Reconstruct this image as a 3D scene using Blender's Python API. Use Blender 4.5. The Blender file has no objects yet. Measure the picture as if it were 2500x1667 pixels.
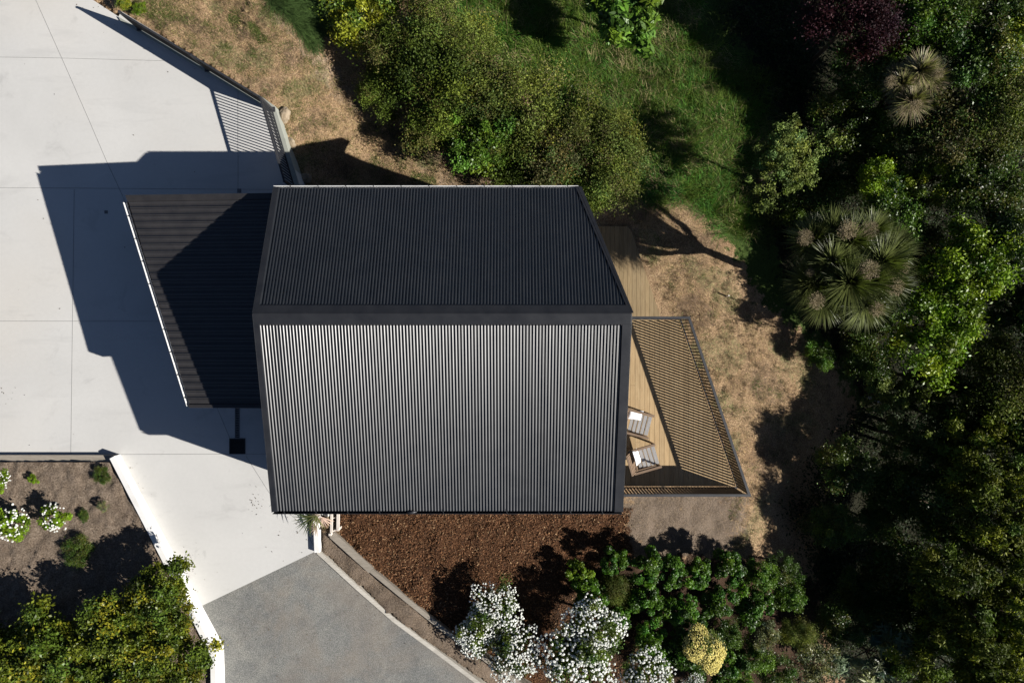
import bpy, math, random
import numpy as np
from mathutils import Vector, noise as mnoise

random.seed(7)
RNG = np.random.default_rng(7)
R = math.radians
scene = bpy.context.scene
COL = scene.collection

# ------------------------------------------------------------------ camera, sky, sun
H, F = 20.0, 1667.0                      # drone height (m), focal length in photo pixels
cam_d = bpy.data.cameras.new('camera'); cam_d.lens = 24.0; cam_d.sensor_width = 36.0
cam_d.clip_start = 0.1; cam_d.clip_end = 3000
cam = bpy.data.objects.new('camera', cam_d); COL.objects.link(cam)
cam.location = (0, 0, H); cam.rotation_euler = (0, 0, 0)
scene.camera = cam

SUN_EL, SUN_AZ = R(28.8), R(-19.2)       # azimuth measured from +X
world = bpy.data.worlds.new('World'); scene.world = world; world.use_nodes = True
wn = world.node_tree.nodes; wn.clear()
sky = wn.new('ShaderNodeTexSky'); sky.sky_type = 'NISHITA'; sky.sun_disc = False
sky.air_density = 0.42; sky.dust_density = 0.2; sky.ozone_density = 1.0; sky.altitude = 300
sky.sun_elevation = SUN_EL; sky.sun_rotation = R(90) - SUN_AZ
bg = wn.new('ShaderNodeBackground'); bg.inputs['Strength'].default_value = 0.05
wo = wn.new('ShaderNodeOutputWorld')
world.node_tree.links.new(sky.outputs[0], bg.inputs[0]); world.node_tree.links.new(bg.outputs[0], wo.inputs[0])
sun_d = bpy.data.lights.new('sun', 'SUN'); sun_d.energy = 5.0; sun_d.angle = R(0.5); sun_d.color = (1.0, 0.96, 0.90)
sun = bpy.data.objects.new('sun', sun_d); COL.objects.link(sun)
sdir = Vector((math.cos(SUN_EL)*math.cos(SUN_AZ), math.cos(SUN_EL)*math.sin(SUN_AZ), math.sin(SUN_EL)))
sun.rotation_euler = sdir.to_track_quat('Z', 'Y').to_euler(); sun.location = sdir*60
vs = scene.view_settings; vs.view_transform = 'Standard'; vs.look = 'None'; vs.gamma = 1.0
vs.exposure = 0.95
scene.cycles.max_bounces = 6; scene.cycles.diffuse_bounces = 2; scene.cycles.glossy_bounces = 3; scene.cycles.transmission_bounces = 3

# ------------------------------------------------------------------ helpers
def P(px, py, z=0.0):
    return ((px-1250.0)*(H-z)/F, (833.5-py)*(H-z)/F)

def tag(o, label=None, cat=None, group=None, kind=None):
    if label: o['label'] = label
    if cat: o['category'] = cat
    if group: o['group'] = group
    if kind: o['kind'] = kind
    return o

def empty(name, loc, label, cat, group=None, rz=0.0):
    o = bpy.data.objects.new(name, None); COL.objects.link(o)
    o.location = loc; o.rotation_euler = (0, 0, rz); o.empty_display_size = 0.1
    return tag(o, label, cat, group)

class MB:
    def __init__(s): s.v = []; s.f = []
    def add(s, vs_, fs_):
        b = len(s.v); s.v += [tuple(v) for v in vs_]; s.f += [tuple(i+b for i in f) for f in fs_]
    def slab(s, poly, top, bot):
        """closed prism over an xy polygon; top / bot are numbers or functions of x, y"""
        a = sum(poly[i][0]*poly[(i+1) % len(poly)][1]-poly[(i+1) % len(poly)][0]*poly[i][1] for i in range(len(poly)))
        if a < 0: poly = poly[::-1]
        n = len(poly)
        t = top if callable(top) else (lambda x, y: top)
        b = bot if callable(bot) else (lambda x, y: bot)
        vv = [(x, y, t(x, y)) for x, y in poly] + [(x, y, b(x, y)) for x, y in poly]
        ff = [tuple(range(n)), tuple(range(2*n-1, n-1, -1))]
        ff += [(i, n+i, n+(i+1) % n, (i+1) % n) for i in range(n)]
        s.add(vv, ff)
    def box(s, x0, x1, y0, y1, z0, z1):
        s.slab([(x0, y0), (x1, y0), (x1, y1), (x0, y1)], z1, z0)
    def bar(s, a, b, w, h, up=(0, 0, 1)):
        """rectangular bar from a to b, w across, h along up"""
        a = Vector(a); b = Vector(b); d = (b-a).normalized(); up = Vector(up)
        if abs(d.dot(up)) > 0.98: up = Vector((1, 0, 0))
        sx = d.cross(up).normalized()*(w/2); sy = sx.cross(d).normalized()*(h/2)
        q = [a-sx-sy, a+sx-sy, a+sx+sy, a-sx+sy, b-sx-sy, b+sx-sy, b+sx+sy, b-sx+sy]
        s.add(q, [(0, 3, 2, 1), (4, 5, 6, 7), (0, 1, 5, 4), (1, 2, 6, 5), (2, 3, 7, 6), (3, 0, 4, 7)])
    def tube(s, pts, rad, n=7, cap=True):
        pts = [Vector(p) for p in pts]
        b = len(s.v)
        for i, p in enumerate(pts):
            d = (pts[min(i+1, len(pts)-1)]-pts[max(i-1, 0)]).normalized()
            u = d.cross(Vector((0, 0, 1)))
            if u.length < 0.05: u = d.cross(Vector((1, 0, 0)))
            u.normalize(); w = d.cross(u)
            r = rad[i] if hasattr(rad, '__len__') else rad
            for k in range(n):
                t = 2*math.pi*k/n
                s.v.append(tuple(p+u*(r*math.cos(t))+w*(r*math.sin(t))))
        for i in range(len(pts)-1):
            for k in range(n):
                k2 = (k+1) % n
                s.f.append((b+i*n+k, b+i*n+k2, b+(i+1)*n+k2, b+(i+1)*n+k))
        if cap:
            s.f.append(tuple(b+k for k in range(n))[::-1]); e = b+(len(pts)-1)*n
            s.f.append(tuple(e+k for k in range(n)))
    def profile(s, prof, a, b, out):
        """extrude a closed (u, z) profile from a to b; u is measured along the horizontal direction out"""
        a = Vector(a); b = Vector(b); out = Vector(out); n = len(prof)
        vv = [a+out*u+Vector((0, 0, z)) for u, z in prof]+[b+out*u+Vector((0, 0, z)) for u, z in prof]
        ff = [(i, (i+1) % n, n+(i+1) % n, n+i) for i in range(n)]
        s.add(vv, ff+[tuple(range(n-1, -1, -1)), tuple(range(n, 2*n))])
    def build(s, name, mat, parent=None, smooth=False, bevel=0.0, local=False):
        me = bpy.data.meshes.new(name)
        off = Vector((0, 0, 0))
        if parent is not None and not local:
            p = parent
            while p is not None: off += Vector(p.location); p = p.parent
        me.from_pydata([tuple(Vector(v)-off) for v in s.v], [], s.f)
        import bmesh
        bm = bmesh.new(); bm.from_mesh(me); bmesh.ops.recalc_face_normals(bm, faces=bm.faces); bm.to_mesh(me); bm.free()
        me.materials.append(mat)
        if smooth: me.polygons.foreach_set('use_smooth', [True]*len(me.polygons))
        o = bpy.data.objects.new(name, me); COL.objects.link(o)
        if parent is not None: o.parent = parent
        if bevel:
            m = o.modifiers.new('bevel', 'BEVEL'); m.width = bevel; m.segments = 2; m.limit_method = 'ANGLE'
        return o

def np_mesh(name, V, Q=None, T=None, col=None, mat=None, smooth=False):
    """fast mesh from arrays: V (n,3), Q (m,4) quads, T (k,3) triangles, col (n,3) per-vertex colour"""
    me = bpy.data.meshes.new(name)
    V = np.asarray(V, np.float32)
    loops = []; tot = []
    if Q is not None and len(Q): loops.append(np.asarray(Q).ravel()); tot.append(np.full(len(Q), 4))
    if T is not None and len(T): loops.append(np.asarray(T).ravel()); tot.append(np.full(len(T), 3))
    L = np.concatenate(loops).astype(np.int32); tot = np.concatenate(tot).astype(np.int32)
    st = np.concatenate([[0], np.cumsum(tot)[:-1]]).astype(np.int32)
    me.vertices.add(len(V)); me.vertices.foreach_set('co', V.ravel())
    me.loops.add(len(L)); me.loops.foreach_set('vertex_index', L)
    me.polygons.add(len(tot)); me.polygons.foreach_set('loop_start', st); me.polygons.foreach_set('loop_total', tot)
    if smooth: me.polygons.foreach_set('use_smooth', np.ones(len(tot), bool))
    me.update(calc_edges=True)
    if col is not None:
        a = me.color_attributes.new('tint', 'FLOAT_COLOR', 'POINT')
        c = np.ones((len(V), 4), np.float32); c[:, :3] = np.clip(col, 0, 1); a.data.foreach_set('color', c.ravel())
    if mat: me.materials.append(mat)
    return me

def link(name, me, parent=None):
    o = bpy.data.objects.new(name, me); COL.objects.link(o)
    if parent is not None: o.parent = parent
    return o

def inside(px, py, poly):
    px = np.asarray(px, float); py = np.asarray(py, float); r = np.zeros(px.shape, bool); n = len(poly)
    for i in range(n):
        x0, y0 = poly[i]; x1, y1 = poly[(i+1) % n]
        c = ((y0 > py) != (y1 > py)) & (px < (x1-x0)*(py-y0)/((y1-y0) if y1 != y0 else 1e-9)+x0)
        r ^= c
    return r

# ------------------------------------------------------------------ materials
def mat_base(name, rough=0.8, spec=0.5):
    m = bpy.data.materials.new(name); m.use_nodes = True
    b = m.node_tree.nodes['Principled BSDF']
    b.inputs['Roughness'].default_value = rough; b.inputs['Specular IOR Level'].default_value = spec
    return m, m.node_tree.nodes, m.node_tree.links, b

def coords(N, L, scale=(1, 1, 1), rot=(0, 0, 0)):
    t = N.new('ShaderNodeTexCoord'); mp = N.new('ShaderNodeMapping')
    mp.inputs['Scale'].default_value = scale; mp.inputs['Rotation'].default_value = rot
    L.new(t.outputs['Object'], mp.inputs[0]); return mp.outputs[0]

def nz(N, L, co, scale, detail=6, rough=0.6, dist=0.0):
    n = N.new('ShaderNodeTexNoise'); n.inputs['Scale'].default_value = scale
    n.inputs['Detail'].default_value = detail; n.inputs['Roughness'].default_value = rough; n.inputs['Distortion'].default_value = dist
    L.new(co, n.inputs['Vector']); return n.outputs['Fac']

def ramp(N, L, fac, stops):
    r = N.new('ShaderNodeValToRGB'); e = r.color_ramp.elements
    while len(e) < len(stops): e.new(0.5)
    for k, (p, c) in enumerate(stops):
        e[k].position = p; e[k].color = (*c, 1) if len(c) == 3 else c
    L.new(fac, r.inputs[0]); return r.outputs[0]

def mix(N, L, fac, a, b, mode='MIX'):
    m = N.new('ShaderNodeMix'); m.data_type = 'RGBA'; m.blend_type = mode
    for s, v in ((m.inputs[0], fac), (m.inputs[6], a), (m.inputs[7], b)):
        if isinstance(v, (int, float)): s.default_value = v
        elif isinstance(v, tuple): s.default_value = (*v, 1)
        else: L.new(v, s)
    return m.outputs[2]

def bump(N, L, b, h, strength=0.4, dist=0.02):
    n = N.new('ShaderNodeBump'); n.inputs['Strength'].default_value = strength; n.inputs['Distance'].default_value = dist
    L.new(h, n.inputs['Height']); L.new(n.outputs[0], b.inputs['Normal'])

def simple(name, c1, c2, scale=8, rough=0.7, spec=0.5, stretch=(1, 1, 1), bstr=0.0, lo=0.35, hi=0.65):
    m, N, L, b = mat_base(name, rough, spec)
    co = coords(N, L, stretch); f = nz(N, L, co, scale)
    L.new(ramp(N, L, f, [(lo, c1), (hi, c2)]), b.inputs['Base Color'])
    if bstr: bump(N, L, b, f, bstr)
    return m

M = {}
def concrete_mat(name, a, b_, dirt, warm):
    m, N, L, b = mat_base(name, 0.75, 0.3)
    co = coords(N, L)
    big = nz(N, L, co, 0.35, 5, 0.55, 0.4); fine = nz(N, L, co, 9, 8, 0.7); blot = nz(N, L, co, 1.3, 7, 0.65, 0.8)
    c = ramp(N, L, big, [(0.35, a), (0.65, b_)])
    c = mix(N, L, ramp(N, L, blot, [(0.60, (0, 0, 0)), (0.78, (1, 1, 1))]), c, dirt)
    wv = nz(N, L, co, 0.16, 3, 0.5)
    c = mix(N, L, ramp(N, L, wv, [(0.5, (0, 0, 0)), (0.75, (0.7, 0.7, 0.7))]), c, warm)
    c = mix(N, L, 0.06, c, ramp(N, L, fine, [(0.3, (0.3, 0.3, 0.3)), (0.7, (0.75, 0.75, 0.75))]), 'OVERLAY')
    # faint scuffs and dark specks
    sp = nz(N, L, coords(N, L, (3, 1.1, 1)), 5.5, 4, 0.8)
    c = mix(N, L, ramp(N, L, sp, [(0.64, (0, 0, 0)), (0.78, (0.26, 0.26, 0.26))]), c, (0.14, 0.14, 0.13))
    st = nz(N, L, coords(N, L, (0.5, 2.2, 1), (0, 0, 0.6)), 0.9, 5, 0.6, 0.5)
    c = mix(N, L, ramp(N, L, st, [(0.55, (0, 0, 0)), (0.75, (0.5, 0.5, 0.5))]), c, dirt)
    L.new(c, b.inputs['Base Color']); bump(N, L, b, fine, 0.03, 0.004)
    return m
M['concrete'] = concrete_mat('concrete', (0.445, 0.438, 0.420), (0.485, 0.477, 0.457), (0.375, 0.368, 0.354), (0.47, 0.443, 0.40))
M['coping'] = concrete_mat('coping_concrete', (0.22, 0.235, 0.205), (0.30, 0.305, 0.265), (0.13, 0.15, 0.12), (0.24, 0.235, 0.19))
M['white_wall'] = concrete_mat('white_painted_block', (0.65, 0.64, 0.62), (0.71, 0.70, 0.68), (0.54, 0.51, 0.46), (0.64, 0.61, 0.56))
M['joint'] = simple('joint_filler', (0.17, 0.17, 0.165), (0.25, 0.25, 0.24), 20)

m, N, L, b = mat_base('chip_seal', 0.85, 0.4)
co = coords(N, L); fine = nz(N, L, co, 42, 4, 0.75); big = nz(N, L, co, 0.55, 5, 0.6, 0.6); med = nz(N, L, co, 3, 6, 0.7)
c = ramp(N, L, fine, [(0.34, (0.06, 0.061, 0.058)), (0.5, (0.125, 0.127, 0.121)), (0.68, (0.24, 0.238, 0.226))])
c = mix(N, L, ramp(N, L, nz(N, L, co, 0.9, 7, 0.7, 1.2), [(0.40, (0, 0, 0)), (0.64, (0.8, 0.8, 0.8))]), c, mix(N, L, 1.0, c, (1.5, 1.46, 1.38), 'MULTIPLY'))
c = mix(N, L, ramp(N, L, big, [(0.43, (0, 0, 0)), (0.60, (0.8, 0.8, 0.8))]), c, mix(N, L, 0.35, c, (0.22, 0.165, 0.115)))
c = mix(N, L, ramp(N, L, med, [(0.5, (0, 0, 0)), (0.75, (0.45, 0.45, 0.45))]), c, (0.19, 0.18, 0.165))
L.new(c, b.inputs['Base Color']); bump(N, L, b, fine, 0.6, 0.015); M['chip'] = m

def metal_paint(name, c1, c2, rough, spec=0.5):
    m, N, L, b = mat_base(name, rough, spec)
    co = coords(N, L); f = nz(N, L, co, 2.2, 6, 0.65); g = nz(N, L, co, 55, 3, 0.7)
    c = ramp(N, L, f, [(0.35, c1), (0.7, c2)])
    c = mix(N, L, ramp(N, L, g, [(0.66, (0, 0, 0)), (0.78, (0.35, 0.35, 0.35))]), c, (0.09, 0.09, 0.09))
    L.new(c, b.inputs['Base Color'])
    r = N.new('ShaderNodeMapRange'); L.new(f, r.inputs[0]); r.inputs[3].default_value = rough-0.05; r.inputs[4].default_value = rough+0.08
    L.new(r.outputs[0], b.inputs['Roughness'])
    return m
M['roof'] = metal_paint('dark_roof_steel', (0.011, 0.0125, 0.015), (0.016, 0.0175, 0.020), 0.34, 0.40)
M['rib'] = metal_paint('dark_ribbed_steel', (0.022, 0.021, 0.022), (0.032, 0.030, 0.030), 0.36)
M['flash'] = metal_paint('dark_flashing', (0.012, 0.013, 0.016), (0.019, 0.020, 0.023), 0.45, 0.35)
M['gutter'] = simple('pale_gutter_lining', (0.62, 0.62, 0.61), (0.75, 0.75, 0.74), 6, 0.5)
M['gutter_dark'] = metal_paint('gutter_steel', (0.012, 0.013, 0.016), (0.022, 0.023, 0.026), 0.45)
M['rail'] = metal_paint('charcoal_rail', (0.020, 0.021, 0.024), (0.030, 0.031, 0.035), 0.5)
M['bar'] = simple('bronze_bar', (0.018, 0.013, 0.010), (0.030, 0.020, 0.014), 10, 0.55)
M['clad'] = simple('charcoal_cladding', (0.018, 0.018, 0.02), (0.032, 0.032, 0.034), 12, 0.7, stretch=(8, 8, 0.4))
M['grate'] = simple('grate_iron', (0.008, 0.008, 0.008), (0.02, 0.02, 0.02), 20, 0.6)
M['grate_light'] = simple('galvanised_grate', (0.10, 0.10, 0.105), (0.16, 0.16, 0.165), 20, 0.5)
M['pit'] = simple('drain_pit', (0.004, 0.004, 0.004), (0.008, 0.008, 0.008), 20, 0.9)
m, N, L, b = mat_base('window_glass', 0.05, 0.5); b.inputs['Base Color'].default_value = (0.02, 0.025, 0.03, 1); M['glass'] = m

def wood(name, stops, ramp_isl, scale=3.0, axis='Y', rough=0.65):
    m, N, L, b = mat_base(name, rough, 0.35)
    st = (9, 0.7, 9) if axis == 'Y' else (0.7, 9, 9)
    co = coords(N, L, st); g = nz(N, L, co, scale, 7, 0.65, 0.8)
    c = ramp(N, L, g, stops)
    geo = N.new('ShaderNodeNewGeometry')
    c = mix(N, L, 0.85, c, ramp(N, L, geo.outputs['Random Per Island'], ramp_isl), 'MULTIPLY')
    bl = nz(N, L, coords(N, L), 1.4, 5, 0.6)
    c = mix(N, L, 0.25, c, ramp(N, L, bl, [(0.35, (0.62, 0.60, 0.55)), (0.62, (1, 1, 1))]), 'MULTIPLY')
    L.new(c, b.inputs['Base Color']); bump(N, L, b, g, 0.12, 0.004)
    return m
M['deck'] = wood('treated_pine_boards', [(0.28, (0.31, 0.21, 0.108)), (0.5, (0.41, 0.288, 0.155)), (0.75, (0.47, 0.35, 0.20))],
                 [(0, (0.74, 0.72, 0.66)), (0.35, (0.95, 0.93, 0.88)), (0.7, (1, 0.97, 0.9)), (1, (0.84, 0.84, 0.82))])
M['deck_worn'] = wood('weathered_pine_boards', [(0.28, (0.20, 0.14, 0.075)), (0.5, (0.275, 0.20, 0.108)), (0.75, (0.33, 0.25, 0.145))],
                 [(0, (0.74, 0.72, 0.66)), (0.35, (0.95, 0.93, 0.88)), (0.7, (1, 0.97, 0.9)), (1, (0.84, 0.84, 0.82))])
M['frame'] = wood('rough_framing', [(0.3, (0.12, 0.085, 0.05)), (0.7, (0.2, 0.15, 0.09))], [(0, (0.8, 0.8, 0.8)), (1, (1, 1, 1))])
M['silver'] = wood('weathered_teak', [(0.3, (0.23, 0.22, 0.215)), (0.7, (0.36, 0.35, 0.345))], [(0, (0.82, 0.82, 0.82)), (1, (1, 1, 1))], 5)
M['teak'] = wood('brown_teak', [(0.3, (0.16, 0.10, 0.06)), (0.7, (0.26, 0.18, 0.12))], [(0, (0.8, 0.8, 0.8)), (1, (1, 1, 1))], 5, 'X')
M['edging'] = wood('grey_timber_edging', [(0.3, (0.20, 0.175, 0.14)), (0.7, (0.34, 0.30, 0.25))], [(0, (0.8, 0.8, 0.8)), (1, (1, 1, 1))], 5, 'X')
M['pale_edging'] = wood('pale_concrete_edging', [(0.3, (0.36, 0.33, 0.28)), (0.7, (0.58, 0.55, 0.49))], [(0, (0.8, 0.8, 0.8)), (1, (1, 1, 1))], 5, 'X')
M['white_timber'] = wood('whitened_timber', [(0.3, (0.52, 0.46, 0.40)), (0.7, (0.66, 0.60, 0.54))], [(0, (0.9, 0.9, 0.9)), (1, (1, 1, 1))], 5)
M['bark'] = simple('tree_bark', (0.05, 0.037, 0.026), (0.12, 0.095, 0.07), 14, 0.9, 0.2, (1, 1, 0.25), 0.4)
M['grey_twig'] = simple('grey_twigs', (0.13, 0.115, 0.105), (0.24, 0.22, 0.205), 20, 0.9, 0.2)
M['rock'] = simple('tan_rock', (0.15, 0.115, 0.075), (0.28, 0.225, 0.16), 5, 0.9, 0.2, (1, 1, 1), 0.5)
M['linen'] = simple('white_linen', (0.72, 0.72, 0.73), (0.84, 0.84, 0.84), 4, 0.9, 0.1, (1, 1, 1), 0.3)
m, N, L, b = mat_base('patterned_linen', 0.9, 0.1)
vo = N.new('ShaderNodeTexVoronoi'); vo.inputs['Scale'].default_value = 16; L.new(coords(N, L), vo.inputs['Vector'])
L.new(ramp(N, L, vo.outputs['Distance'], [(0.20, (0.06, 0.08, 0.22)), (0.30, (0.80, 0.80, 0.83))]), b.inputs['Base Color']); M['patterned'] = m

def foliage(name, rough, spec, trans=0.22, rnd=0.25):
    m, N, L, b = mat_base(name, rough, spec)
    a = N.new('ShaderNodeAttribute'); a.attribute_name = 'tint'
    oi = N.new('ShaderNodeObjectInfo')
    k = N.new('ShaderNodeMapRange'); L.new(oi.outputs['Random'], k.inputs[0]); k.inputs[3].default_value = 1-rnd; k.inputs[4].default_value = 1+rnd
    cc = N.new('ShaderNodeCombineColor')
    for i in range(3): L.new(k.outputs[0], cc.inputs[i])
    c = mix(N, L, 1.0, a.outputs['Color'], cc.outputs[0], 'MULTIPLY')
    L.new(c, b.inputs['Base Color'])
    if trans:
        tr = N.new('ShaderNodeBsdfTranslucent'); ms = N.new('ShaderNodeMixShader'); ms.inputs[0].default_value = trans
        L.new(mix(N, L, 1.0, c, (1.0, 1.15, 0.55), 'MULTIPLY'), tr.inputs[0])
        L.new(b.outputs[0], ms.inputs[1]); L.new(tr.outputs[0], ms.inputs[2])
        L.new(ms.outputs[0], N['Material Output'].inputs[0])
    return m
M['leaf'] = foliage('glossy_leaf', 0.42, 0.28)
M['matte_leaf'] = foliage('matte_leaf', 0.6, 0.15)
M['petal'] = foliage('flower_petal', 0.8, 0.1, 0.15, 0.05)
M['grass'] = foliage('grass_blade', 0.65, 0.2, 0.2, 0.0)
M['straw'] = foliage('dry_straw', 0.8, 0.2, 0.0, 0.0)
M['chips'] = foliage('bark_chip', 0.85, 0.25, 0.0, 0.0)

# ------------------------------------------------------------------ terrain shape
CP = [(-400, -300, 0), (100, -150, .05), (240, -40, -.05), (300, 10, -.12), (420, 75, -.15), (440, 30, -.3), (520, 40, -.6), (520, 140, -.2), (610, 190, -.3), (620, 130, -.6), (700, 240, -.4),
      (722, 310, -.5), (735, 370, -.6), (762, 450, -.8), (830, 430, -1.6), (820, 150, -1.5), (900, 250, -1.7), (850, 338, -1.5), (1000, 400, -1.8), (1300, 445, -2.1), (1000, 30, -2.1), (660, -10, -.45), (700, 35, -.5), (745, 80, -.9), (800, 60, -1.5),
      (1250, 200, -2.5), (1400, 60, -2.8), (1450, 300, -2.5), (1600, 200, -3.0), (1650, 480, -2.55), (1480, 540, -2.35), (1560, 560, -2.36),
      (1640, 760, -2.36), (1560, 720, -2.4), (1700, 650, -2.5), (1790, 850, -2.6), (1920, 850, -3.0), (1950, 950, -3.1), (1900, 500, -3.4), (2100, 300, -4.2),
      (2000, 50, -4.0), (2400, 200, -5.0), (2450, 700, -5.2), (2200, 900, -4.6), (2050, 1150, -4.0), (1860, 1100, -2.4), (1760, 1000, -2.1),
      (1820, 1230, -1.8), (1700, 1270, -1.3), (1540, 1280, -.9), (1850, 1380, -1.9), (1600, 1500, -1.0), (1900, 1600, -2.2), (2200, 1300, -4.4),
      (2450, 1300, -5.2), (2300, 1650, -4.2), (1300, 1290, -.45), (1200, 1450, -.3), (1300, 1650, -.45), (1000, 1310, -.12), (850, 1320, -.03),
      (960, 1500, -.02), (1100, 1600, -.05), (700, 1500, -.2), (400, 1250, -.3), (100, 600, -.3), (500, 700, -.3), (900, 800, -.6), (1300, 800, -1.7),
      (-300, 700, -.3), (-300, 1500, -.2), (500, 1900, -.2), (1200, 1900, -.4), (2800, 800, -5.8), (2800, 1700, -5.2), (2700, -200, -5.5), (1500, -300, -3.4), (700, -300, -1.2), (2000, 1900, -3.2)]
_cx = np.array([P(a, b_, z)+(z,) for a, b_, z in CP])
def _tps(r2): return np.where(r2 > 1e-12, 0.5*r2*np.log(np.maximum(r2, 1e-12)), 0.0)
_d2 = ((_cx[:, None, :2]-_cx[None, :, :2])**2).sum(-1); _n = len(_cx)
_A = np.zeros((_n+3, _n+3)); _A[:_n, :_n] = _tps(_d2)+np.eye(_n)*0.25
_A[:_n, _n] = 1; _A[:_n, _n+1:] = _cx[:, :2]; _A[_n, :_n] = 1; _A[_n+1:, :_n] = _cx[:, :2].T
_w = np.linalg.solve(_A, np.concatenate([_cx[:, 2], np.zeros(3)]))
def zg(X, Y):
    X = np.clip(np.atleast_1d(np.asarray(X, float)), -22, 24); Y = np.clip(np.atleast_1d(np.asarray(Y, float)), -13, 14)
    r2 = (X[:, None]-_cx[None, :, 0])**2+(Y[:, None]-_cx[None, :, 1])**2
    z = _tps(r2)@_w[:_n]+_w[_n]+X*_w[_n+1]+Y*_w[_n+2]
    return np.clip(z, -6.5, 0.25)

# outlines of the paved areas, as photo positions at z = 0
PAD_PX = [(-260, -260), (-160, -260), (226, 0), (289, 41), (296, 28), (638, 237), (672, 261), (735, 462), (800, 650), (800, 1262), (781, 1254),
          (783, 1346), (769, 1346), (493, 1478), (293, 1109), (-260, 1109)]
PAD = [P(a, b_) for a, b_ in PAD_PX]
CHIP_PX = [(493, 1478), (769, 1346), (776, 1347), (872, 1433), (960, 1510), (1060, 1584), (1172, 1668), (1420, 1870), (1420, 2050), (549, 2050), (549, 1667), (546, 1576)]
CHIP = [P(a, b_) for a, b_ in CHIP_PX]

def grid_axis(lo, hi, step, far):
    a = list(np.arange(lo, hi+1e-6, step)); s = step; x = hi
    up = []
    while x < far: s *= 1.6; x += s; up.append(x)
    s = step; x = lo; dn = []
    while x > -far: s *= 1.6; x -= s; dn.append(x)
    return np.array(dn[::-1]+a+up)
gx = grid_axis(-16, 19, 0.11, 400); gy = grid_axis(-12, 12, 0.11, 400)
GX, GY = np.meshgrid(gx, gy); sh = GX.shape
gz = np.concatenate([zg(GX.ravel()[i:i+20000], GY.ravel()[i:i+20000]) for i in range(0, GX.size, 20000)])
x_, y_ = GX.ravel(), GY.ravel()
inpad = inside(x_, y_, PAD) | inside(x_, y_, CHIP)
def fbm(x, y, s, o=4): return np.array([mnoise.fractal(Vector((a*s, c*s, 3.1)), 1.0, 2.0, o) for a, c in zip(x, y)])
near = (x_ > -17) & (x_ < 20) & (y_ > -13) & (y_ < 13)
nzv = np.zeros_like(gz); nzv[near] = fbm(x_[near], y_[near], 1.2, 6)*0.085+fbm(x_[near]+50, y_[near], 4.0, 3)*0.045
gz = gz+nzv
gz = np.where(inpad, np.minimum(gz, -0.35), gz)
# photo position of each terrain point, used to lay out the kinds of ground
gpx = 1250+x_*F/(H-gz); gpy = 833.5-y_*F/(H-gz)
GREEN = [(1090, -60), (1130, 60), (1260, 200), (1430, 280), (1560, 460), (1600, 480), (1680, 470), (1720, 560), (1790, 600), (1860, 740), (1960, 820), (2040, 900), (2100, 1000),
         (2060, 1100), (2000, 1250), (1990, 1400), (2060, 1700), (2100, 2200), (9000, 6000), (9000, -6000), (900, -6000), (1000, -250)]
GREEN2 = [(640, -80), (690, 10), (740, 70), (770, 120), (830, 60), (1000, -80)]
MULCH = [(775, 1245), (808, 1302), (908, 1388), (1000, 1462), (1092, 1540), (1190, 1612), (1330, 1720), (1660, 1720), (1560, 1520), (1420, 1420), (1550, 1355), (1530, 1290), (1545, 1240)]
BARE = [(1520, 1200), (1840, 1200), (1830, 1300), (1760, 1365), (1520, 1380), (1530, 1290)]
BARE2 = [(776, 1290), (776, 1347), (872, 1433), (960, 1510), (1060, 1584), (1172, 1668), (1400, 1850), (1330, 1720), (1190, 1612), (1092, 1540), (1000, 1462), (908, 1388), (808, 1302)]
SOIL_SHADE = [(1380, 1390), (1540, 1360), (1850, 1360), (2000, 1420), (2010, 1760), (1300, 1760), (1330, 1600)]
GULLY_SHADE = [(1780, -300), (1780, 60), (1880, 200), (1920, 400), (1880, 520), (1900, 640), (1960, 780), (2080, 900), (2110, 1000), (2060, 1150), (1990, 1260), (1990, 1400), (2060, 1750), (2300, 2200), (3200, 2200), (3200, -400)]
BARE3 = [(690, 20), (790, 120), (850, 210), (930, 290), (1060, 370), (1150, 400), (1330, 420), (1460, 470), (1460, 560), (1000, 470), (1040, 390), (900, 300), (800, 230), (720, 110), (650, 40)]
def soft(poly, k):
    m_ = inside(gpx, gpy, poly).astype(float).reshape(sh)
    for _ in range(k):
        p = np.pad(m_, 1, mode='edge'); m_ = (p[:-2, 1:-1]+p[2:, 1:-1]+p[1:-1, :-2]+p[1:-1, 2:]+p[1:-1, 1:-1])/5
    return m_.ravel()
mg = np.maximum(soft(GREEN, 26), soft(GREEN2, 8)); mm = soft(MULCH, 5); mb = np.maximum(np.maximum(soft(BARE, 22), soft(BARE2, 1)), 0.85*soft(BARE3, 5)); mm = np.maximum(mm, soft(SOIL_SHADE, 10)); mpale = soft(BARE3, 6); mgul_shade = soft(GULLY_SHADE, 40)
ny, nx = sh
idx = np.arange(ny*nx).reshape(sh)
Q = np.stack([idx[:-1, :-1], idx[:-1, 1:], idx[1:, 1:], idx[1:, :-1]], -1).reshape(-1, 4)
# opening for the stair well beside the house
WELL = [P(800, 1232, -.05), P(823, 1232, -.05), P(823, 1293, -.05), P(808, 1302, -.05), P(800, 1293, -.05)]
qc = np.stack([x_[Q].mean(1), y_[Q].mean(1)], -1)
Q = Q[~inside(qc[:, 0], qc[:, 1], WELL)]

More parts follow.
